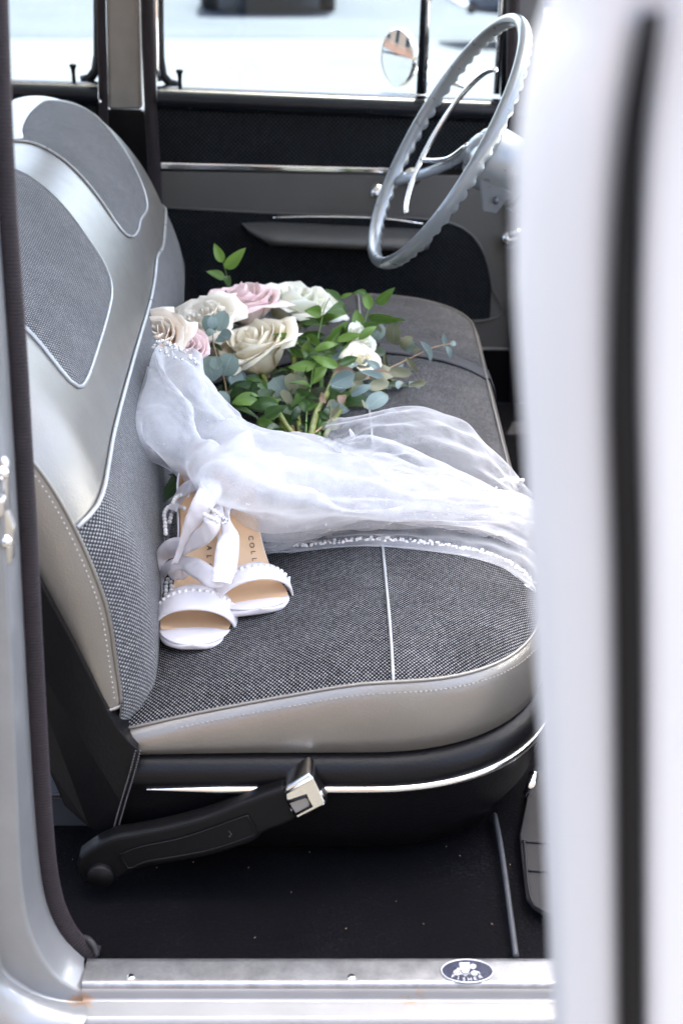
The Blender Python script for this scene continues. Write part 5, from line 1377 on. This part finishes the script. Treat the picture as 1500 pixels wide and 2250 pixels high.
# ================================================================== VEIL
veil = empty('bridal_veil', hit_seat(700, 1080)); tag(veil, 'sheer white tulle veil with a pearl beaded hem draped from the bouquet across the seat', 'veil')
def vp(px, py, z, clear=.006):
    """point on the line of sight at height z, kept in front of the seat back and above the cushion"""
    p = atZ(px, py, z)
    if YN < p.y < YF and p.z < .6:
        lim = interp(p.z, ZF, XF) + xoff(p.y) + clear
        k = 0
        while p.x < lim and k < 60:
            p = CAM + (p-CAM)*.992; lim = interp(p.z, ZF, XF) + xoff(p.y) + clear; k += 1
    if -.3 < p.x < .222: p.z = max(p.z, ztop(p.x, p.y) + .003)
    return p
def sheet(name, rails, nu, nv, mat, folds, seed=0, wrinkle=.004, clear=.006, hem=None, floor_=True):
    """rails: list of stations along the cloth; each is a list of (px, py, z) across it. folds: (count, height, sharpness)"""
    rs = random.Random(seed)
    st = [cr([vp(*q, clear) for q in r], 24) for r in rails]
    cols = [cr([s[j] for s in st], nu) for j in range(24)]
    P = []; asp = 2.2
    cz = [(rs.uniform(.9, 1.57) if k % 3 else rs.uniform(.25, .9), rs.uniform(1.2, 4.2), rs.random(), rs.uniform(.5, 1.2)) for k in range(6)]
    cz = [(t_ if k % 2 else math.pi - t_, f_, p_, a_) for k, (t_, f_, p_, a_) in enumerate(cz)]
    fr_ = [(rs.uniform(.8, 1.25), rs.uniform(0, 6.28), rs.uniform(-2.5, 2.5), rs.uniform(.4, 1)) for _ in range(4)]
    for i in range(nu):
        u = i/(nu-1); row = cr([cols[j][i] for j in range(24)], nv); P.append(row)
    out = []
    for i in range(nu):
        u = i/(nu-1); r = []
        for j in range(nv):
            v = j/(nv-1); p = P[i][j]
            tu = P[min(i+1, nu-1)][j] - P[max(i-1, 0)][j]; tv = P[i][min(j+1, nv-1)] - P[i][max(j-1, 0)]
            n = tu.cross(tv); n = n.normalized() if n.length > 1e-9 else Vector((0, 0, 1))
            if n.dot(CAM-p) < 0: n = -n
            h = 0
            wob = noise.noise(Vector((u*3.1 + seed, v*1.3, seed*.7)))
            for (m, ph, dr, am) in fr_:
                x = math.sin(2*math.pi*folds[0]*m*(v + .10*wob + .05*math.sin(dr*u*3)) + ph + dr*u)
                h += am*(math.copysign(abs(x)**folds[2], x))
            h *= folds[1]*.5*(.55 + .45*math.sin(math.pi*v))
            cr_h = 0
            for (th, fq, ph, am) in cz:
                x = fq*(u*math.cos(th)*asp + v*math.sin(th)) + ph + .22*wob; x -= math.floor(x)
                cr_h += am*(1 - abs(2*x-1)*2)
            h += wrinkle*cr_h
            h *= .2 + .8*math.sin(math.pi*v)**.6
            e = max(0, 1 - min(v, 1-v)/.07)
            h -= .012*e*e
            q = p + n*h + tv.normalized()*(h*.6 if tv.length > 1e-9 else 0)
            if floor_ and -.3 < q.x < .215: q.z = max(q.z, ztop(q.x, q.y) + .0025 + .0012*(j % 2))
            r.append(q)
        out.append(r)
    o = grid(name, out, M[mat], veil)
    return o, out
A = [[(338, 764, .405), (372, 762, .425), (412, 776, .42), (440, 800, .40)],
     [(318, 828, .385), (372, 820, .43), (430, 830, .42), (470, 850, .385)],
     [(303, 892, .36), (380, 895, .41), (450, 895, .40), (512, 915, .355)],
     [(316, 975, .335), (390, 965, .385), (480, 945, .37), (590, 940, .325)],
     [(385, 1045, .315), (460, 1030, .40), (560, 1000, .385), (690, 962, .31)],
     [(455, 1118, .30), (560, 1085, .385), (680, 1030, .37), (800, 985, .305)],
     [(565, 1178, .285), (680, 1120, .345), (800, 1070, .34), (905, 1022, .30)],
     [(700, 1172, .275), (790, 1130, .325), (900, 1090, .325), (1015, 1052, .295)],
     [(860, 1150, .27), (940, 1125, .31), (1020, 1105, .31), (1095, 1082, .285)],
     [(1040, 1160, .265), (1100, 1140, .29), (1150, 1125, .28), (1185, 1105, .265)],
     [(1195, 1230, .235), (1225, 1200, .24), (1245, 1180, .235), (1260, 1160, .23)]]
sheet('main_drape', A, 120, 110, 'tulle', (4, .010, 1), 1, .0046)
A2 = [[(x + 4, y + 8 - (2 if j else 0), z - .022) for j, (x, y, z) in enumerate(r)] for r in A]
sheet('under_layer', A2, 110, 100, 'tulle', (3, .009, 1), 2, .005)
A3 = [[(x + (10 if j == 0 else 0), y - 10*(j == 3) + 4, z - .040) for j, (x, y, z) in enumerate(r)] for r in A[1:]]
sheet('under_layer', A3, 100, 90, 'tulle', (3, .009, 1), 3, .005)
# left lobes over the seat back
Bl = [[(330, 800, .39), (345, 850, .385), (400, 870, .39)], [(306, 885, .355), (350, 900, .385), (430, 920, .39)], [(306, 945, .335), (350, 950, .37), (440, 960, .385)], [(330, 1005, .315), (380, 1000, .345), (470, 1000, .375)], [(395, 1062, .30), (440, 1050, .33), (520, 1040, .36)], [(450, 1100, .30), (500, 1095, .33), (580, 1080, .36)]]
sheet('loose_fold', Bl, 60, 50, 'tulle', (2, .009, 1), 4, .003)
Bl2 = [[(345, 985, .31), (380, 985, .33), (430, 990, .35)], [(362, 1022, .30), (400, 1015, .32), (450, 1015, .35)], [(412, 1070, .295), (440, 1060, .31), (490, 1050, .35)]]
sheet('loose_fold', Bl2, 30, 30, 'tulle_thin', (2, .006, .8), 5, .004)
# sheer layer rising over the stems on the right
C = [[(690, 965, .315), (715, 955, .33), (722, 928, .335), (760, 915, .34)],
     [(760, 1010, .32), (790, 980, .35), (810, 940, .36), (828, 902, .35)],
     [(830, 1040, .31), (870, 1000, .345), (895, 950, .355), (905, 884, .345)],
     [(900, 1060, .30), (950, 1020, .33), (985, 970, .34), (1000, 910, .325)],
     [(980, 1080, .285), (1030, 1050, .31), (1060, 1015, .315), (1066, 962, .30)],
     [(1060, 1100, .27), (1100, 1085, .285), (1120, 1065, .285), (1130, 1035, .275)],
     [(1120, 1120, .262), (1150, 1110, .265), (1168, 1095, .262), (1172, 1078, .255)]]
sheet('sheer_layer', C, 70, 60, 'tulle_sheer', (.8, .004, 1), 6, .0012)
C2 = [[(700, 990, .30), (735, 968, .33), (778, 966, .335)], [(770, 1020, .30), (790, 975, .355), (812, 950, .365)], [(850, 1045, .295), (890, 1010, .325), (920, 985, .32)], [(960, 1075, .28), (1010, 1055, .30), (1040, 1045, .29)], [(1080, 1105, .262), (1120, 1100, .27), (1150, 1098, .262)]]
sheet('sheer_layer', C2, 50, 40, 'tulle_thin', (1.0, .005, 1), 7, .0016)
# lower sheer layer ending in the beaded hem
D = [[(600, 1165, .27), (596, 1190, .262), (590, 1208, .255), (586, 1218, .25)],
     [(680, 1150, .275), (674, 1180, .262), (668, 1198, .254), (662, 1215, .25)],
     [(780, 1140, .275), (776, 1175, .262), (772, 1198, .254), (768, 1222, .25)],
     [(890, 1140, .272), (892, 1175, .262), (894, 1202, .254), (896, 1230, .25)],
     [(1000, 1150, .268), (1006, 1185, .258), (1012, 1212, .252), (1016, 1240, .248)],
     [(1090, 1165, .26), (1096, 1200, .25), (1100, 1232, .246), (1104, 1258, .243)],
     [(1150, 1190, .25), (1150, 1225, .244), (1146, 1258, .24), (1142, 1282, .238)],
     [(1195, 1235, .232), (1190, 1268, .225), (1182, 1295, .222), (1172, 1322, .222)],
     [(1225, 1320, .17), (1212, 1345, .165), (1200, 1370, .16), (1190, 1400, .155)]]
o, Dg = sheet('beaded_hem', D, 110, 40, 'tulle_thin', (1.5, .003, 1), 8, .0008)
D2 = [[(505, 1130, .29), (545, 1190, .26), (578, 1212, .253)], [(560, 1160, .285), (600, 1190, .265), (622, 1210, .253)], [(640, 1150, .29), (660, 1165, .275), (690, 1178, .26)], [(740, 1150, .285), (760, 1155, .275), (800, 1160, .26)], [(860, 1145, .28), (900, 1150, .272), (940, 1160, .258)], [(1000, 1150, .275), (1060, 1165, .262), (1090, 1180, .25)], [(1120, 1170, .255), (1150, 1195, .245), (1170, 1220, .235)]]
sheet('loose_fold', D2, 80, 36, 'tulle', (2, .006, 1), 9, .003)
sheet('loose_fold', [[(x + 15, y + 10, z - .012) for x, y, z in r] for r in D2[:6]], 70, 30, 'tulle_thin', (2, .006, 1), 10, .003)
# pearls sewn along the hem, at the right end and along the comb
rs = random.Random(9); nb_ = 0
for i in range(6, 96):
    p = Dg[i][25]
    for q in range(2):
        b_ = p + Vector((rs.uniform(-.002, .002), rs.uniform(-.003, .004), -.0005 + rs.uniform(-.001, .001)))
        bead('bead', BEAD if q or i % 3 else PEARL, b_, rs.uniform(.0013, .0025), veil)
for t in [i/16 for i in range(17)]:
    p = vp(1095 + 52*t, 1060 - 5*math.sin(t*3), .272); bead('bead', BEAD if rs.random() < .6 else GEM, p + Vector((rs.uniform(-.001, .001), rs.uniform(-.002, .002), rs.uniform(0, .003))), rs.uniform(.0018, .003), veil)
cb = cr([vp(x, y, z) for x, y, z in ((338, 768, .418), (352, 757, .43), (372, 760, .436), (396, 774, .436), (418, 790, .428), (434, 806, .415))], 34)
for i, p in enumerate(cb):
    for q in range(2 if i % 2 else 1):
        bead('bead', GEM if (i+q) % 3 == 0 else BEAD, p + Vector((rs.uniform(-.003, .003), rs.uniform(-.004, .004), rs.uniform(.001, .005))), rs.uniform(.0014, .0027), veil)
for x, y in ((365, 775), (370, 782), (385, 786), (400, 790), (352, 771), (378, 768)): bead('bead', GEM, vp(x, y, .436), .0018, veil)
for i in range(24): # second beaded edge seen through the tulle
    p = vp(900 + 190*i/23, 1088 - 22*(i/23)**1.3, .30 - .02*i/23); bead('bead', BEAD, p + Vector((0, rs.uniform(-.002, .002), -.004)), rs.uniform(.0013, .0022), veil)

# glitter flecks caught in the net
rs = random.Random(4); parts = []
for i in range(260):
    src = Dg if i % 4 == 0 else None
    if src: p = src[rs.randrange(8, 90)][rs.randrange(2, 38)]
    else:
        t = rs.random()**.8; a_ = rs.random(); x = 340 + 780*t; y0_, y1_ = interp(x, [340, 420, 520, 700, 900, 1120], [800, 850, 930, 985, 1050, 1090]), interp(x, [340, 420, 520, 700, 900, 1120], [990, 1060, 1140, 1170, 1150, 1160])
        p = vp(x, y0_ + (y1_-y0_)*a_, interp(x, [340, 500, 800, 1120], [.41, .39, .345, .285]))
    r_ = rs.uniform(.0004, .0008)
    parts.append(([p + Vector((r_, 0, 0)), p + Vector((-r_, 0, 0)), p + Vector((0, r_, 0)), p + Vector((0, -r_, 0)), p + Vector((0, 0, r_)), p + Vector((0, 0, -r_))], [(0, 2, 4), (2, 1, 4), (1, 3, 4), (3, 0, 4), (2, 0, 5), (1, 2, 5), (3, 1, 5), (0, 3, 5)]))
V, F = join(parts); o = mk('glitter', V, F, M['pearl'], veil, smooth=False); o['kind'] = 'stuff'
